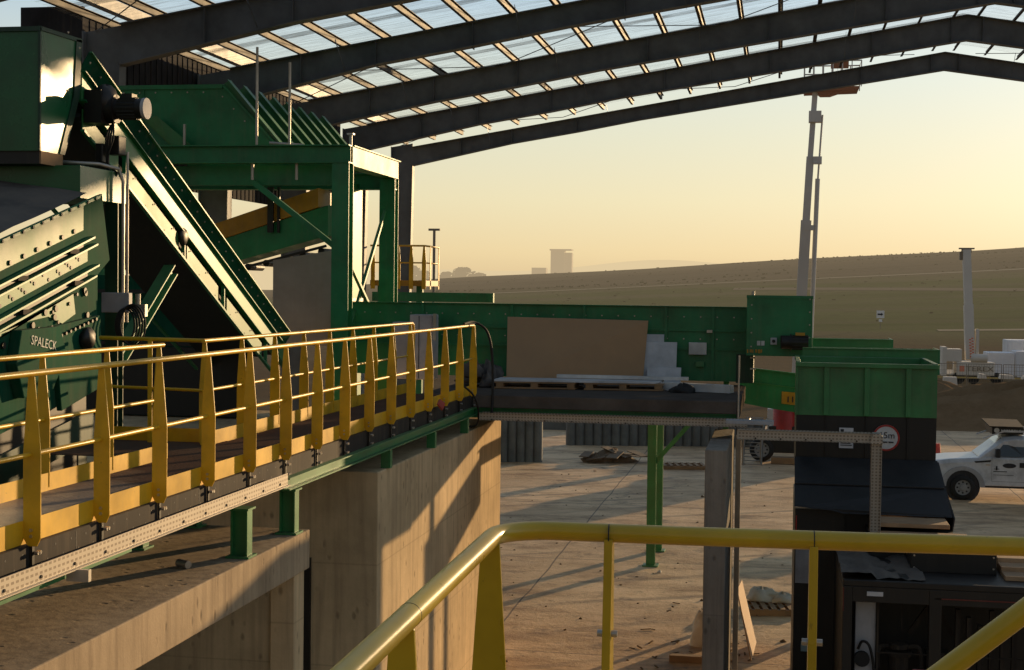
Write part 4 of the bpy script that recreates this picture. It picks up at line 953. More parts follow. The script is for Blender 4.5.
# lower return frame: parallelogram panels with gaps
for y0, y1 in ((16.1, 17.05), (17.35, 18.9), (19.2, 20.35), (20.7, 22.2)):
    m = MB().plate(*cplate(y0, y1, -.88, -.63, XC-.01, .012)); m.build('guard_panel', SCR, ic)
m = MB().bar((XC+.01, 16.06, cz(16.06, -.90)), (XC+.01, 22.6, cz(22.6, -.90)), .05, .03); m.bar((XC-1.25, 16.06, cz(16.06, -.9)), (XC-1.25, 22.6, cz(22.6, -.9)), .05, .03)
for y in (17.2, 19.05, 20.52, 22.35): m.bar((XC, y, cz(y, -.52)), (XC, y, cz(y, -.89)), .05, .03, (0, 1, 0))
m.build('return_frame', GREEN, ic)
MB().bolts([(XC, 15.7+.3*i, cz(15.7+.3*i, -.66-.18*(i % 2))) for i in range(22)], (1, 0, 0), .012, .012).build('panel_bolt', BLACK, ic)
m = MB().box(XC-1.25, XC-.03, 15.5, 22.4, 0, 0) if False else MB()
m.bar((XC-.6, 16.1, cz(16.1, -.70)), (XC-.6, 22.5, cz(22.5, -.70)), 1.1, .05); m.build('return_belt', RUBBER, ic)
MB().ibeam((XC-.05, 16.9, 5.25), (XC-.05, 18.75, 6.55), .16, .16).build('support_leg', GREEN2, ic); MB().ibeam((XC-1.2, 16.9, 5.25), (XC-1.2, 18.75, 6.55), .12, .12).build('support_leg', GREEN2, ic)
MB().box(XC-.12, XC+.02, 16.84, 16.98, 3.9, 5.3).build('support_foot', GREEN2, ic)
MB().blob((XC+.02, 19.0, cz(19.0, -.62)), .05, .12, .12, 12, 8, .1, False, 2).build('tensioner', BLACK, ic)
# drive motor
mo = MB(); zc, yc = 8.40, 16.3
mo.box(XC+.01, XC+.22, yc-.20, yc+.16, zc-.18, zc+.2); mo.tube([(XC+.2, yc, zc), (XC+.32, yc, zc)], .17, 16); mo.blob((XC+.18, yc, zc+.08), .16, .2, .2, 12, 9, .06, False, 5)
gx = mo.build('gearbox', BLACK, ic)
mo = MB().tube([(XC+.32, yc, zc), (XC+.66, yc, zc)], .118, 22)
for k in range(18):
    a = 2*math.pi*k/18; mo.bar((XC+.36, yc+.122*math.cos(a), zc+.122*math.sin(a)), (XC+.58, yc+.122*math.cos(a), zc+.122*math.sin(a)), .012, .02)
mo.box(XC+.40, XC+.54, yc-.07, yc+.07, zc+.11, zc+.17); mt = mo.build('motor', BLACK, ic)
MB().tube([(XC+.66, yc, zc), (XC+.70, yc, zc)], .124, 22).build('fan_cover', GREYP, mt)
m = MB().box(XC+.12, XC+.30, yc+.1, yc+.3, zc-.52, zc-.30); m.box(XC+.05, XC+.14, yc, yc+.2, zc-.62, zc-.4); m.build('switch_box', BLACK, ic, .01)
m = MB()
for k in range(4): m.tube(smooth_path([(XC+.25, yc+.05, zc-.1-.02*k), (XC+.3-.03*k, yc-.05, zc-.35), (XC+.2, yc+.02*k, zc-.6-.08*k), (XC+.32, yc+.02, zc-.75)]), .011, 6)
m.build('cable', RUBBER, ic)
# dark back plate added to fill the dark void below the conveyor
dm = thing('dark_back_plate', 'dark plate added for the dark void under the steep conveyor', 'chute', (-10, 23, 0))
m = MB().box(-12.8, -8.75, 23.6, 23.75, 4.1, 6.5); m.build('chute_body', SHADEG, dm)
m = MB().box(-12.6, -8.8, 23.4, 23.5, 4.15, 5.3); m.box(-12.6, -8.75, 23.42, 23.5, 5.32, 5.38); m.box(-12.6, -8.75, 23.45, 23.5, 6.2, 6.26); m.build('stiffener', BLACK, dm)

du = thing('sunlit_panel', 'tall thin panel added behind the right frame columns for a sunlit cream strip', 'duct', (-8.6, 29, 0))  # thin panel added here to show as a sunlit strip
MB().box(-8.55, -8.50, 28.32, 29.55, 0, 8.45).build('panel_sheet', GREEN2, du, .01)
MB().box(-8.499, -8.47, 28.32, 29.55, 6.05, 6.12).build('panel_seam', GALV, du)
# ------------------------------------------------------------------ green support frame with surge hopper
sf = thing('support_frame', 'green steel support frame with one bright sunlit beam carrying a ribbed hopper', 'steel frame', (-9.5, 27.5, 0))
XF = -7.73
m = MB().ibeam((-13, 26.0, 8.76), (XF+.02, 26.0, 8.76), .25, .33, .014, .02); m.build('beam', GREEN, sf)
m = MB().box(-13, XF-.22, 26.35, 26.42, 8.22, 8.58); m.build('beam', GREEN, sf)
m = MB().ibeam((-13, 29.3, 8.5), (XF, 29.3, 8.5), .25, .33, .014, .02); m.build('beam', GREEN, sf)
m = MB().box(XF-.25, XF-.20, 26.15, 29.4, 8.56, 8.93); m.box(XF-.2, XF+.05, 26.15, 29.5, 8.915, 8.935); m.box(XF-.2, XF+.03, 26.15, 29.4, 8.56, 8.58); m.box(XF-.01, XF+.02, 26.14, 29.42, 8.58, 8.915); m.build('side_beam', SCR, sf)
for y, zt in ((26.05, 8.59), (29.3, 8.55)):
    m = MB().ibeam((XF-.14, y, 4.12), (XF-.14, y, zt), .32, .30, .014, .02, (0, 1, 0)); m.build('column', GREEN, sf)
    MB().ibeam((-12.6, y, 4.12), (-12.6, y, zt), .3, .3, .014, .02, (0, 1, 0)).build('column', GREEN, sf)
MB().bar((XF-.1, 26.2, 6.9), (XF-.1, 28.9, 5.3), .06, .06).build('bracing', GREEN2, sf); MB().bar((XF-.17, 29.1, 7.9), (XF-.17, 26.3, 5.2), .06, .06).build('bracing', GREEN2, sf)
MB().bar((-9.7, 26.3, 8.3), (XF-.3, 26.3, 7.05), .10, .10).build('knee_brace', GREEN, sf)
m = MB()
for x in (-9.6, -8.75): m.cyl((x, 26.05, 8.3), (x, 26.05, 8.62), .03, 8)
m.build_each('hanger_bolt', GALV, sf)
for x, zt in ((-9.54, 10.72), (-8.91, 10.43)):
    tag(MB().cyl((x, 26.1, 8.94), (x, 26.1, zt+.02), .024, 10).build('scaffold_tube', GALV), 'taller left scaffold tube standing on the support frame' if x < -9.2 else 'shorter right scaffold tube standing on the support frame', 'tube', 'upright tubes on the support frame')
m = MB().cyl((-9.3, 26.1, 8.98), (-8.7, 26.3, 8.95), .03, 8); tag(m.build('loose_tube', GALV), 'short pale tube lying at the foot of the scaffold tubes', 'tube')
m = MB().cyl((XF-.1, 26.4, 8.94), (XF-.1, 26.4, 9.16), .03, 8); m.box(XF-.16, XF-.04, 26.34, 26.46, 9.15, 9.18); m.build('jack_stub', WHITE, sf)
sh = thing('surge_hopper', 'ribbed green sheet metal hopper on top of the support frame', 'hopper', (-10.5, 29, 8.95))
ztop = 10.11
m = MB().plate([(-13.6, 26.5, ztop), (-10.38, 26.5, ztop), (-9.3, 26.5, 8.96), (-13.6, 26.5, 8.96)], (0, .02, 0)); m.plate([(-10.38, 26.5, ztop), (-10.38, 32.6, ztop), (-9.3, 32.6, 8.96), (-9.3, 26.5, 8.96)], (-.02, 0, -.01))
m.plate([(-13.6, 32.6, ztop), (-10.38, 32.6, ztop), (-9.3, 32.6, 8.96), (-13.6, 32.6, 8.96)], (0, .02, 0)); hb = m.build('hopper_body', GREEN, sh)
m = MB().box(-13.6, -10.36, 26.46, 26.497, ztop-.07, ztop+.01); m.bar((-10.36, 26.49, ztop), (-9.28, 26.49, 8.96), .03, .05); m.box(-11.95, -11.93, 26.475, 26.497, 8.96, ztop-.07); m.build('rim', GREEN, hb)
m = MB()
for i in range(8):
    y = 26.55+i*.83
    m.plate([(-10.38, y, ztop+.01), (-10.26, y, ztop+.09), (-9.16, y, 8.94), (-9.3, y, 8.94)], (0, .02, 0))
    m.plate([(-10.26, y-.1, ztop+.09), (-10.26, y+.1, ztop+.09), (-9.16, y+.1, 8.94), (-9.16, y-.1, 8.94)], (.01, 0, .01))
m.build('rib', GREEN2, hb)
MB().bolts([(-13.3+.32*i, 26.497, ztop-.13) for i in range(9)]+[(-10.36+.22*i, 26.497, ztop-.22-.23*i) for i in range(4)], (0, -1, 0), .016, .014).build('rim_bolt', GALV, hb)
m = MB().plate([(-11.9, 26.42, 9.45), (-11.6, 26.3, 9.5), (-10.9, 26.25, 8.95), (-11.3, 26.3, 8.95)], (.02, -.02, .02)); m.build('gusset', GREEN2, sh)
MB().box(-11.02, -10.98, 26.2, 26.24, 8.94, 9.35).build('short_stub', GALV, sh)
# belt conveyor with yellow lid under the frame
bc = thing('covered_belt_conveyor', 'green belt conveyor with yellow lid rising under the support frame', 'conveyor', (-10, 28, 6.5))
m = MB().prism([(-11.4, 7.12), (-8.75, 7.95), (-8.75, 7.35), (-11.4, 6.62)], 'y', 28.0, 28.9); m.build('conveyor_body', GREEN, bc, .006)
m = MB().prism([(-11.4, 7.47), (-8.95, 8.28), (-8.95, 7.905), (-11.4, 7.125)], 'y', 27.97, 28.85); m.build('yellow_lid', OCHRE, bc, .006)
m = MB().bar((-9.9, 27.9, 8.3), (-9.9, 27.9, 7.4), .12, .05); m.bar((-9.75, 27.95, 8.3), (-9.75, 27.95, 7.4), .05, .05); m.build('hanger', BLACK, bc)
m = MB()
for i in range(7): x = -11.2+i*.38; m.cyl((x, 28.1, 6.66+.28*(x+11.2)*.75-.1), (x, 28.9, 6.66+.28*(x+11.2)*.75-.1), .07, 10)
m.bar((-11.3, 28.05, 6.5), (-8.8, 28.05, 7.15), .05, .05); m.build('return_roller', BLACK, bc)
for x0, x1, y, z0, z1, t, lb in ((-9.7, -8.5, 27.5, 5.2, 6.85, .02, 'large plain grey steel panel behind the steep conveyor foot'),):
    tag(MB().prism([(x0, z0), (x1, z0), (x1, z1+.2), (x0, z1)], 'y', y, y+t).build('metal_sheet', STEEL if 'narrow' in lb else paint('mid_grey_sheet', (.30, .285, .27), .8, .2, spec=.1, mott=.5)), lb, 'panel')
cab = thing('grey_cabinet', 'pair of tall light grey cabinets standing behind the walkway end', 'cabinet', (-6.6, 26.3, zf))
MB().box(-6.95, -6.62, 26.2, 26.6, 4.68, 5.72).build('cabinet_body', GREYP, cab, .01); MB().box(-6.60, -6.18, 26.1, 26.6, 4.68, 5.86).build('cabinet_body', GREYP, cab, .01)
MB().box(-6.43, -6.42, 26.09, 26.097, 4.7, 5.84).build('door_gap', INK, cab)
MB().box(-6.16, -6.10, 26.05, 26.1, 5.4, 5.88).build('post', GALV, cab)
# far yellow access platform by the end column
ap = thing('access_platform', 'small distant yellow railed platform beside the last column', 'platform', (-12, 47, 0))
m = MB().box(-13.1, -11.25, 46.5, 48.5, 6.40, 6.58); m.build('deck', OCHRE, ap)
m = MB().tube([(-13.1, 46.5, 7.70), (-11.28, 46.5, 7.70), (-11.28, 48.5, 7.70)], .03, 8); m.tube([(-13.1, 46.5, 7.15), (-11.28, 46.5, 7.15), (-11.28, 48.5, 7.15)], .024, 8)
m.build('hand_rail', YELLOW, ap)
for i in range(5):
    x = -13.0+.425*i; MB().prism([(x-.03, 7.7), (x+.03, 7.7), (x+.07, 7.2), (x+.07, 6.3), (x-.07, 6.3), (x-.07, 7.2)], 'y', 46.47, 46.49).build('post', YELLOW, ap)
for y in (47.2, 48.4): MB().prism([(y-.03, 7.7), (y+.03, 7.7), (y+.07, 7.2), (y+.07, 6.3), (y-.07, 6.3), (y-.07, 7.2)], 'x', -11.27, -11.25).build('post', YELLOW, ap)
MB().box(-12.9, -12.7, 46.7, 46.9, 0, 6.4).build('leg', GREEN, ap); MB().box(-11.6, -11.4, 46.7, 46.9, 0, 6.4).build('leg', GREEN, ap)
MB().box(-13.0, -9.0, 46.4, 46.6, 5.9, 6.2).build('beam', GREEN, ap)

# ------------------------------------------------------------------ yard: blocks, debris, machine behind
def ribbed_block(name, label, x0, y0, dx, dy, n, r, h, group):
    m = MB()
    for i in range(n):
        cx, cy = x0+dx*i, y0+dy*i; pts = []
        m.tube([(cx, cy, .0), (cx, cy, h-.05), (cx, cy, h)], [r, r, r*.85], 14)
    m.bar((x0, y0+.05, h*.48), (x0+dx*(n-1), y0+dy*(n-1)+.05, h*.48), r*1.2, h*.95)
    return tag(m.build(name, BLOCK), label, 'wall section', group)
ribbed_block('ribbed_wall_section', 'tall grey ribbed wall section beside the concrete bunker wall', -10.5, 53.1, .31, .07, 7, .17, 1.62, 'ribbed wall sections in the yard')
ribbed_block('ribbed_wall_section', 'long low grey ribbed wall section beyond the green leg', -8.3, 59.8, .36, .07, 22, .20, 1.15, 'ribbed wall sections in the yard')
tag(MB().bar((-10.2, 60.3, .05), (-10.0, 60.5, 1.05), .16, .04).build('red_marker_board', RED), 'slanted red and white marker board between the ribbed wall sections', 'marker')
tag(MB().box(-11.5, -8.0, 66, 66.4, 0, .55).build('concrete_kerb', BLOCK), 'low concrete kerb far behind the ribbed wall sections', 'kerb')
tag(MB().box(-11.5, -8.0, 66.1, 66.4, .75, 1.1).build('guard_beam', GREYST), 'dark beam above the low concrete kerb', 'beam') if False else None
m = MB(); rn = random.Random(11)
for i in range(9):
    a = rn.uniform(0, 3.14); x, y = -6.1+rn.gauss(0, .38), 54.3+rn.gauss(0, .35); l = rn.uniform(.25, .55)
    m.bar((x-l*math.cos(a), y-l*math.sin(a), .10+rn.uniform(0, .25)), (x+l*math.cos(a), y+l*math.sin(a), .08+rn.uniform(0, .45)), rn.uniform(.3, .6), .03)
m.blob((-6.0, 54.4, 0), .75, .5, .38, 18, 10, .35, True, 77); m.blob((-6.6, 54.1, 0), .5, .4, .25, 14, 8, .35, True, 78)
tag(m.build('scrap_pile', paint('torn_cardboard', (.17, .11, .065), .85, .5, streak=.6, orange=.5)), 'pile of torn cardboard and wood scrap on the yard', 'scrap pile')
def pallet(name, label, x, y, rz, w=1.2, d=1.0):
    m = MB(); c, s = math.cos(rz), math.sin(rz)
    def bx(x0, x1, y0, y1, z0, z1):
        pts = [(x0, y0), (x1, y0), (x1, y1), (x0, y1)]
        m.plate([(x+c*a-s*b, y+s*a+c*b, z0) for a, b in pts], (0, 0, z1-z0))
    for i in range(7): bx(-w/2+i*(w-.1)/6, -w/2+.1+i*(w-.1)/6, -d/2, d/2, .12, .14)
    for b in (-d/2, -.05, d/2-.1): bx(-w/2, w/2, b, b+.1, .022, .118)
    for b in (-d/2, -.05, d/2-.1): bx(-w/2, w/2, b, b+.1, .002, .02)
    return tag(m.build(name, WOOD), label, 'pallet', 'pallets on the yard')
pallet('wooden_pallet', 'empty wooden pallet lying flat beyond the green leg', -3.3, 53.2, .2, 1.5, 1.1)
pallet('wooden_pallet', 'wooden pallet under the white sack between pier and baler', -.05, 29.7, .15, 1.1, .9)
m = MB().blob((-.25, 30.1, .16), .32, .26, .22, 16, 10, .22, True, 8); m.blob((.15, 30.05, .15), .38, .22, .16, 16, 10, .22, True, 9)
tag(m.build('white_sack', SACK), 'crumpled white sack lying on the pallet beside the baler', 'sack')
m = MB().blob((-1.25, 26.6, .0), .22, .25, .55, 16, 10, .14, True, 12); tag(m.build('white_bag', SACK), 'upright white bag half hidden left of the pier', 'bag')
tag(MB().box(-1.75, -.95, 25.2, 25.35, .005, .12).build('timber_plank', WOOD), 'short dark timber plank on the ground left of the pier', 'plank')
m = MB().plate([(-.30, 26.9, .02), (-.36, 25.5, .02), (-.62, 25.5, 1.25), (-.57, 26.6, 1.20)], (-.018, 0, -.002)); tag(m.build('plywood_sheet', BOARDM), 'plywood sheet leaning on the right of the pier', 'board')
m = MB(); rn = random.Random(21)
for i in range(150):
    x, y = rn.uniform(-7.5, .2), rn.uniform(24.5, 56); r = rn.uniform(.01, .035)*(1 if rn.random() < .9 else 1.8)
    m.blob((x, y, .0), r, r*rn.uniform(.6, 1.4), r*rn.uniform(.3, .8), 6, 4, .3, True, i)
for i in range(40): 
    x, y, a = rn.uniform(-2.5, -.2), rn.uniform(24.5, 30), rn.uniform(0, 3.1); l = rn.uniform(.04, .2); m.bar((x, y, .015), (x+l*math.cos(a), y+l*math.sin(a), .02), .03, .012)
o = m.build('yard_rubble', SOIL); o['kind'] = 'stuff'
tag(MB().blob((-2.55, 33.2, 0), .05, .05, .05, 8, 6, .2, True, 2).build('paper_scrap', SACK), 'tiny white paper scrap on the yard near the green leg', 'litter')
# wheeled machine half hidden behind the baler
wm = thing('wheeled_machine', 'dark wheeled machine with red tank, half hidden behind the baler', 'machine', (.6, 55.5, 0))
def wheel(cx, cy, cz, r, w, parent, ny=-1, nm='wheel'):
    t = MB(); n = 28; prof = [(.60, -.5), (.86, -.5), (.97, -.34), (1.0, 0), (.97, .34), (.86, .5), (.60, .5)]
    vs = []; fs = []
    for i in range(n):
        a = 2*math.pi*i/n
        for q, o in prof: vs.append((cx+r*q*math.cos(a), cy+o*w, cz+r*q*math.sin(a)))
    k = len(prof)
    for i in range(n):
        for j in range(k-1): fs.append((i*k+j, ((i+1) % n)*k+j, ((i+1) % n)*k+j+1, i*k+j+1))
    t.add(vs, fs, True); ty = t.build(nm, RUBBER, parent)
    m = MB().tube([(cx, cy-w*.30, cz), (cx, cy+w*.3, cz)], r*.60, 24); m.tube([(cx, cy-w*.46, cz), (cx, cy-w*.30, cz)], [r*.60, r*.60], 24, caps=False)
    m.tube([(cx, cy-w*.42, cz), (cx, cy-w*.30, cz)], [r*.2, r*.3], 14)
    rm = m.build('rim', TYREW, ty)
    b = MB()
    for i in range(8):
        a = 2*math.pi*i/8; b.cyl((cx+r*.42*math.cos(a), cy-w*.305, cz+r*.42*math.sin(a)), (cx+r*.42*math.cos(a), cy-w*.30, cz+r*.42*math.sin(a)), r*.08, 8)
    b.build('rim_hole', INK, rm)
    return ty
wheel(-.55, 56.0, .46, .46, .32, wm)
MB().box(-.3, 2.8, 55.9, 57.4, .35, 1.35).build('chassis', BLACK, wm, .03); MB().prism([(1.2, 1.352), (3.3, 1.352), (3.3, 3.3), (1.5, 3.3), (1.2, 2.3)], 'y', 56.0, 58.2).build('cab', BLACK, wm, .03)
MB().tube([(.25, 56.2, .9), (.25, 56.2, 2.0), (.25, 56.2, 2.12)], [.42, .42, .3], 18).build('red_tank', RED, wm)
MB().tube(smooth_path([(.1, 56, 2.1), (.3, 55.9, 2.3), (.6, 56, 2.2), (.7, 56, 1.8)]), .05, 8).build('hose', RUBBER, wm)
MB().box(-.2, 2.0, 55.2, 55.7, .02, .25).build('timber_sill', WOOD, wm)
tb = thing('traffic_barrel', 'red traffic barrel just behind the nose of the white pickup', 'barrel', (5.2, 51.5, 0))
MB().tube([(5.2, 51.5, .9), (5.2, 51.5, 1.32)], [.26, .22], 14).build('red_drum', RED, tb); MB().cyl((5.2, 51.5, 0), (5.2, 51.5, .897), .26, 14).build('drum_base', RED, tb)

# ------------------------------------------------------------------ pickup truck (faces -X)
pk = thing('pickup_truck', 'white crew cab pickup with roof box parked behind the baler hopper', 'pickup truck', (0, 0, 0))
WHITEP = paint('pickup_white', (.64, .66, .70), .28, .15, (.3, .25, .2), streak=.08, orange=.0)
def loft(secs, mat, name, parent, bev=0):
    vs = [p for s_ in secs for p in s_]; k = len(secs[0]); fs = []
    for i in range(len(secs)-1):
        for j in range(k): fs.append((i*k+j, i*k+(j+1) % k, (i+1)*k+(j+1) % k, (i+1)*k+j))
    fs.append(list(range(k))[::-1]); fs.append([(len(secs)-1)*k+j for j in range(k)])
    o = MB().add(vs, fs).build(name, mat, parent, bev); return o
def sec(x, hw, z0, z1, cr=.08, tw=None):
    tw = hw if tw is None else tw
    return [(x, -hw, z0), (x, hw, z0), (x, hw, z1-cr*1.5), (x, tw-cr, z1-.01), (x, tw-cr*2.2, z1), (x, -(tw-cr*2.2), z1), (x, -(tw-cr), z1-.01), (x, -hw, z1-cr*1.5)]
# length along +X from nose 0 to tail 6.2
body = loft([sec(.02, .88, .62, 1.10), sec(.12, .98, .50, 1.18), sec(.7, 1.0, .46, 1.26), sec(1.55, 1.01, .46, 1.32), sec(1.75, 1.01, .46, 1.35, .03), sec(4.1, 1.01, .46, 1.36, .03), sec(6.2, 1.01, .50, 1.36, .03)], WHITEP, 'body', pk, .03)
cabs = loft([sec(1.52, .96, 1.28, 1.34, .04, .90), sec(2.25, .90, 1.30, 1.95, .07, .76), sec(2.6, .90, 1.30, 2.01, .07, .75), sec(3.9, .90, 1.30, 2.0, .07, .75), sec(4.12, .93, 1.30, 1.36, .04, .9)], WHITEP, 'cab', pk, .02)
m = MB().plate([(1.66, -.80, 1.41), (1.66, .80, 1.41), (2.22, .66, 1.89), (2.22, -.66, 1.89)], (-.02, 0, .022)); m.build('windscreen', paint('sky_tinted_glass', (.16, .20, .25), .12, 0, streak=0, orange=0), cabs)
for s in (-1, 1):
    m = MB().plate([(1.98, s*.962, 1.37), (2.86, s*.962, 1.37), (2.86, s*.845, 1.86), (2.42, s*.845, 1.86), (2.28, s*.875, 1.80)], (0, s*.012, 0)); m.build('front_window', GLASS, cabs)
    m = MB().plate([(3.02, s*.962, 1.37), (3.82, s*.962, 1.37), (3.82, s*.845, 1.86), (3.02, s*.845, 1.86)], (0, s*.012, 0)); m.build('rear_window', GLASS, cabs)
    arch = [(1.05+.66*math.cos(rad(a)), .42+.62*math.sin(rad(a))) for a in range(0, 181, 12)]; inn = [(1.05+.50*math.cos(rad(a)), .42+.50*math.sin(rad(a))) for a in range(180, -1, -12)]
    m = MB()
    for i in range(15): m.prism([arch[i], arch[i+1], inn[14-i], inn[15-i]], 'y', s*1.0, s*1.055)
    m.build('wheel_arch', GREYP, body)
    m = MB()
    for i in range(15): m.prism([(arch[i][0]+3.95, arch[i][1]), (arch[i+1][0]+3.95, arch[i+1][1]), (inn[14-i][0]+3.95, inn[14-i][1]), (inn[15-i][0]+3.95, inn[15-i][1])], 'y', s*1.0, s*1.055)
    m.build('wheel_arch', GREYP, body)
    for wx in (1.05, 5.0):
        disc = [(wx+.52*math.cos(rad(a)), .42+.52*math.sin(rad(a))) for a in range(0, 360, 15)]
        MB().prism(disc, 'y', s*1.003, s*1.012).build('wheel_well', INK, body)
        wheel(wx, s*.985, .39, .39, .24, pk)
    m = MB().box(1.90, 1.906, s*1.008, s*1.014, .62, 1.33); m.box(2.935, 2.941, s*1.008, s*1.014, .6, 1.33); m.box(4.0, 4.006, s*1.008, s*1.014, .6, 1.33); m.box(1.9, 4.0, s*1.008, s*1.014, .6, .606); m.build('door_gap', INK, body)
    MB().box(2.72, 2.88, s*1.012, s*1.03, 1.05, 1.20).build('door_handle', INK, body)
    MB().prism([(2.42+.20*math.cos(rad(a)), 1.10+.075*math.sin(rad(a))) for a in range(0, 360, 20)], 'y', s*1.012, s*1.018).build('oval_badge', INK, body)
    m = MB().box(1.95, 2.35, s*1.012, s*1.018, .90, .925); m.box(1.95, 2.55, s*1.012, s*1.018, .80, .812); m.box(2.02, 2.07, s*1.012, s*1.018, .95, 1.08); m.box(1.97, 2.12, s*1.012, s*1.018, .98, 1.0); m.build('door_lettering', INK, body)
    MB().prism([(1.38, 1.21), (1.88, 1.26), (1.86, 1.20), (1.42, 1.16)], 'y', s*1.008, s*1.016).build('fender_vent', INK, body)
    MB().box(1.72, 1.86, s*1.01, s*1.022, 1.09, 1.13).build('fender_badge', CHROME, body)
    MB().prism([(.08, .98), (.30, 1.02), (.34, .82), (.10, .78)], 'y', s*.96, s*1.012).build('headlight', CHROME, body)
    MB().box(1.6, 5.9, s*.9, s*.98, .40, .48).build('sill', INK, body)
    MB().box(1.98, 2.12, s*1.02, s*1.24, 1.36, 1.62).build('mirror', INK, cabs, .02)
MB().box(-.12, .12, -.98, .98, .46, .72).build('bumper', CHROME, pk, .03); MB().box(-.01, .03, -.7, .7, .75, 1.08).build('grille', GREYST, pk)
MB().box(-.135, -.125, -.22, .22, .55, .68).build('number_plate', OFFW, pk)
rk = MB().bar((1.65, -.75, 1.90), (2.3, -.75, 2.14), .05, .04); rk.bar((1.65, .75, 1.90), (2.3, .75, 2.14), .05, .04); rk.bar((2.2, -.75, 2.14), (5.8, -.75, 2.14), .06, .06); rk.bar((2.2, .75, 2.14), (5.8, .75, 2.14), .06, .06)
for x in (2.3, 3.9, 5.6): rk.bar((x, -.8, 2.14), (x, .8, 2.14), .05, .05)
for x in (4.3, 5.7):
    for s in (-1, 1): rk.bar((x, s*.78, 1.35), (x, s*.78, 2.14), .05, .05)
rk.build('ladder_rack', OFFW, pk)
bx_ = MB().box(1.92, 2.86, -.75, .75, 2.04, 2.25).build('roof_box', BLACK, pk, .01)
MB().plate([(1.84, -.85, 2.265), (2.84, -.85, 2.26), (2.88, .8, 2.36), (1.80, .8, 2.37)], (0, 0, .03)).build('roof_panel', GREYST, bx_)
m = MB().prism([(2.06+.08*math.cos(rad(a)), 2.16+.08*math.sin(rad(a))) for a in range(0, 360, 20)], 'y', -.762, -.755)
for i in range(8): m.box(2.19+i*.075, 2.19+i*.075+(.055 if i % 3 else .03), -.762, -.755, 2.13, 2.19)
m.build('white_lettering', WHITE, bx_)
pk.location = (4.62, 48.3, 0)

# ------------------------------------------------------------------ background beyond the yard
cr = thing('mobile_crane', 'white mobile crane with tall boom and lettered counterweight on the site', 'crane', (14, 110, 0))
MB().box(12.43, 15.0, 108.5, 111.0, .62, 1.56).build('counterweight', CRANEW, cr, .04)
text('lettering', 'TEREX', .50, (14.0, 108.47, 1.08), (1, 0, 0), (0, 0, 1), FENCEM, cr, .02, sx=1.3)
m = MB().prism([(12.62, .9), (12.95, .9), (12.95, 1.3), (12.62, 1.3)], 'y', 108.46, 108.49); m.build('emblem', FARRED, cr)
MB().box(11.9, 16.6, 109, 117, .3, .60).build('carrier', FENCEM, cr)
for x in (12.6, 13.6, 15.2): MB().tube([(x, 108.6, .42), (x, 108.98, .42)], .42, 14).build('wheel', RUBBER, cr)
b0 = MB().bar((13.38, 109, 1.7), (13.26, 109.6, 5.6), .62, .8, (0, 1, 0)).build('boom', CRANEW, cr); MB().bar((13.26, 109.6, 5.6), (13.12, 110.2, 9.5), .54, .70, (0, 1, 0)).build('boom_section', CRANEW, cr)
m = MB().box(12.80, 13.44, 109.9, 110.5, 9.3, 9.6); m.box(12.65, 12.85, 110, 110.3, 8.8, 9.4); m.box(12.60, 13.66, 110, 110.4, 9.58, 9.68); m.build('boom_head', FENCEM, cr)
m = MB()
for i in range(7):
    for j in range(2): m.box(13.32+.15*j-.015*i, 13.46+.15*j-.015*i, 108.50, 108.54, 1.9+.2*i+.1*j, 2.0+.2*i+.1*j)
m.build('warning_chequer', FARRED, cr)
m = MB().box(11.75, 12.8, 108.8, 110.5, 1.58, 2.45); m.box(11.45, 11.75, 108.6, 110.5, .6, 2.6); m.tube([(13.4, 108.6, 1.85), (14.5, 108.6, 1.85)], .3, 12); m.build('engine_deck', CRANEW, cr)
MB().box(13.75, 13.95, 108.8, 109.5, 2.0, 3.9).build('hydraulic_ram', CRANEW, cr)
MB().box(9.5, 22, 108.2, 108.3, .42, .54).build('yellow_beam', hazed('hazy_yellow', (.40, .27, .05), 2500), cr)
for x0, x1, y, z0, z1, lb in ((15.1, 17.0, 113, .3, 2.1, 'white site cabin closest to the crane counterweight'), (17.2, 19.4, 118, .3, 2.9, 'taller white site cabin behind the other cabins'), (17.15, 20.2, 113.5, .3, 2.2, 'white site cabin cut by the right edge of the photo')):
    b = thing('site_cabin', lb, 'cabin', ((x0+x1)/2, y, 0), 'white cabins beside the crane')
    MB().box(x0, x1, y, y+2.4, z0, z1).build('cabin_body', CONTW, b, .03); MB().box(x0+.2, x1-.2, y+.2, y+2, 0, z0).build('plinth', FENCEM, b)
    m = MB()
    for i in range(8): m.box(x0+.1+i*(x1-x0)/8, x0+.16+i*(x1-x0)/8, y-.03, y-.003, z0+.1, z1-.1)
    m.build('panel_rib', CONTW, b)
fn = thing('mesh_fence', 'grey temporary mesh fence in front of the crane', 'fence', (14, 96, 0))
for i in range(8):
    x0 = 7.5+i*2.1; m = MB()
    m.tube([(x0, 96, 0), (x0, 96, 2.0), (x0+2.0, 96, 2.0), (x0+2.0, 96, 0)], .03, 6); m.bar((x0, 96, .4), (x0+2, 96, .4), .03, .03)
    for k in range(12): m.bar((x0+.16*k, 96, .4), (x0+.16*k, 96, 2.0), .012, .012)
    for k in range(6): m.bar((x0, 96, .6+.25*k), (x0+2, 96, .6+.25*k), .012, .012)
    m.build('fence_panel', FENCEM, fn)
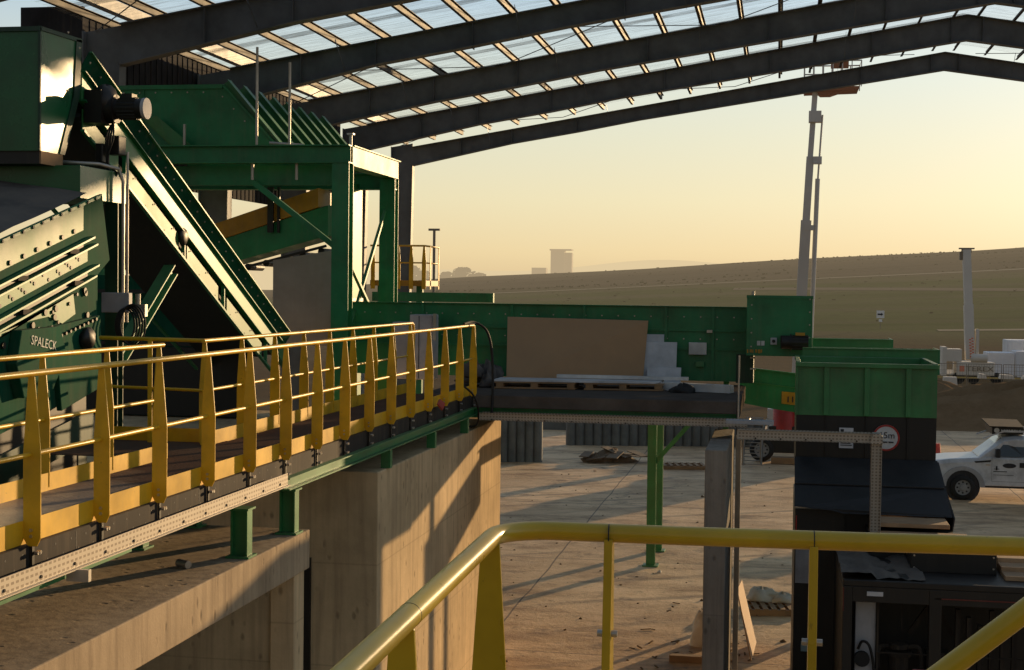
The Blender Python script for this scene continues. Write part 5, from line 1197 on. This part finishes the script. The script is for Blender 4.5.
for i, (x, y, w_, h, lb) in enumerate(((15.2, 97.5, 2.8, .18, 'long pale board stack behind the mesh fence'), (12.6, 98, .5, .25, 'small white bundle behind the left of the mesh fence'), (13.9, 98, .9, .22, 'white bundle behind the middle of the mesh fence'), (10.1, 95, .9, 1.2, 'pale grey crate beside the green hopper edge'), (17.6, 96.6, 1.2, .9, 'pale crate at the right edge behind the fence'))):
    tag(MB().prism([(x, 1.0 if h < .5 else .2), (x+w_, 1.0 if h < .5 else .2), (x+w_-.1, 1.0+h if h < .5 else h), (x+.05, 1.05+h if h < .5 else h)], 'y', y, y+.8).build('site_material', CRANEW), lb, 'site material', 'materials stored behind the fence')
# boom lift behind the end frame
bo = thing('boom_lift', 'white telescopic boom lift raised up to the last roof frame', 'boom lift', (.9, 61, 0))
MB().box(-.4, 2.2, 61, 63.5, .5, 1.6).build('chassis', BOOMW, bo, .05)
m = MB()
for x in (-.2, 2.0): m.tube([(x-.15, 61.2, .5), (x+.15, 61.2, .5)], .5, 14); m.tube([(x-.15, 63.3, .5), (x+.15, 63.3, .5)], .5, 14)
m.build('wheel', RUBBER, bo)
m = MB().bar((.7, 62, 1.5), (1.02, 62, 9.3), .42, .45, (0, 1, 0)); m.build('boom', BOOMW, bo); MB().bar((1.02, 62, 9.3), (1.14, 62, 11.9), .30, .34, (0, 1, 0)).build('boom_section', BOOMW, bo)
MB().bar((1.14, 62, 11.9), (1.29, 62, 14.62), .22, .25, (0, 1, 0)).build('boom_section', BOOMW, bo)
m = MB().cyl((1.28, 61.9, 4), (1.45, 61.9, 11.0), .10, 10); m.cyl((1.46, 61.9, 11.0), (1.60, 61.9, 13.6), .04, 8); m.build('lift_cylinder', BOOMW, bo)
m = MB().box(1.05, 1.55, 61.7, 62.2, 13.3, 13.75); m.box(1.25, 1.6, 61.75, 62.1, 11.6, 11.9); m.box(.95, 1.35, 61.75, 62.2, 8.9, 9.1); m.build('knuckle', BOOMW, bo)
m = MB().prism([(.85, 14.52), (3.0, 14.58), (3.05, 14.72), (.82, 14.74)], 'y', 61.6, 63.0); m.prism([(1.5, 14.40), (1.9, 14.40), (2.4, 14.57), (1.3, 14.57)], 'y', 61.7, 62.6); m.build('basket_floor', BASKET, bo)
m = MB()
for z in (15.2, 15.75): m.tube([(.85, 61.6, z), (3.1, 61.6, z), (3.1, 63, z), (.85, 63, z)], .03, 6, closed=True)
for i in range(7): m.cyl((.85+.375*i, 61.6, 14.7), (.85+.375*i, 61.6, 15.75), .025, 6); m.cyl((.85+.375*i, 63, 14.7), (.85+.375*i, 63, 15.75), .025, 6)
m.build('basket_rail', BOOMW, bo)
MB().box(1.9, 2.6, 61.7, 62.1, 15.5, 15.95).build('control_console', BASKET, bo)
# pole, signs, far tower, trees, ridge
pl = thing('lamp_post', 'thin distant lamp post left of the open hillside', 'lamp post', (-23.3, 100, 0))
MB().cyl((-23.6, 100, 0), (-23.6, 100, 10.4), .10, 8).build('pole', FENCEM, pl); MB().box(-24.0, -23.2, 99.9, 100.1, 10.3, 10.45).build('lamp_head', FENCEM, pl)
sgn = thing('road_sign', 'small white direction sign on the grassy hillside', 'sign', (0, 0, 0))
sx, sy = 12.6, 200; z0 = hill_z(sx, sy)
MB().box(sx, sx+1.0, sy, sy+.05, z0+1.4, z0+2.4).build('sign_plate', CONTW, sgn); MB().prism([(sx+.15, z0+1.8), (sx+.6, z0+1.8), (sx+.6, z0+1.7), (sx+.85, z0+1.9), (sx+.6, z0+2.1), (sx+.6, z0+2.0), (sx+.15, z0+2.0)], 'y', sy-.03, sy-.005).build('arrow', INK, sgn)
MB().cyl((sx+.5, sy+.1, z0), (sx+.5, sy+.1, z0+1.4), .05, 6).build('post', FENCEM, sgn); MB().box(sx+.3, sx+.75, sy, sy+.05, z0+.9, z0+1.25).build('small_plate', CONTW, sgn)
sgn.location = (0, 0, 0)
wx, wy = -8.0, 180; z0 = hill_z(wx, wy)
tag(MB().box(wx, wx+1.3, wy, wy+.6, z0+1.0, z0+2.2).build('white_cabinet', CONTW, None, .03), 'small white roadside cabinet on the hillside above the conveyor', 'cabinet')
tw = thing('tower_block', 'hazy concrete tower on the left skyline', 'tower', (-208, 1400, 0))
MB().box(-216, -203, 1400, 1412, 15, 43.5).build('wall', TOWERM, tw); MB().box(-203, -196, 1403, 1412, 15, 41.5).build('stair_core', TOWERM, tw); MB().box(-217, -196, 1399, 1413, 43.5, 44.8).build('roof', TOWERM, tw)
tag(MB().box(-236, -222, 1410, 1420, 10, 27).build('low_building', TOWERM), 'hazy low building left of the skyline tower', 'building')
def far_tree(x, y, h, w_, seed, label):
    rn = random.Random(seed); z0 = 8.0; t = thing('far_tree', label, 'tree', (x, y, z0), 'hazy trees on the left skyline')
    MB().tube([(x, y, z0), (x, y, z0+h*.5)], [.5, .3], 7).build('trunk', FARTREE, t)
    m = MB()
    for i in range(420):
        a = rn.uniform(0, 6.28); rr_ = math.sqrt(rn.random()); zz = rn.uniform(-1, 1); k = math.sqrt(max(0, 1-zz*zz*.8))*(.8+.35*math.sin(3*a+seed)*math.sin(2*zz+seed))
        cx, cy, cz_ = x+w_*rr_*k*math.cos(a), y+w_*.6*rr_*k*math.sin(a), z0+h*.62+zz*h*.38
        s = rn.uniform(.5, 1.3); u = Vector((rn.gauss(0, 1), rn.gauss(0, 1), rn.gauss(0, 1))).normalized(); v = u.orthogonal().normalized()
        c = Vector((cx, cy, cz_)); m.add([c+u*s, c+v*s, c-u*s*.7, c-v*s], [(0, 1, 2, 3)])
    m.build('crown', FARTREE, t)
for i, (x, h, w_, lb) in enumerate(((-234, 8.5, 5, 'hazy round tree right of the yellow platform'), (-226, 11.5, 6, 'tallest hazy tree on the left skyline'), (-219, 9, 5, 'hazy tree just right of the tallest one'), (-204, 8, 7, 'low hazy tree left of the wide clump'), (-194, 11, 9, 'wide hazy tree clump left of the tower'), (-184, 7.5, 6, 'low hazy tree at the right end of the clump'))):
    far_tree(x, 900, h, w_, i+1, lb)
vs = []; fs = []
for i in range(81):
    x = -1900+i*45; z = 52+14*math.sin(i*.21)+7*math.sin(i*.53+1); vs += [(x, 3200, -30), (x, 3200, z)]
for i in range(80): fs.append((2*i, 2*i+2, 2*i+3, 2*i+1))
structure(MB().add(vs, fs, True).build('distant_hills', ridge_mat()))
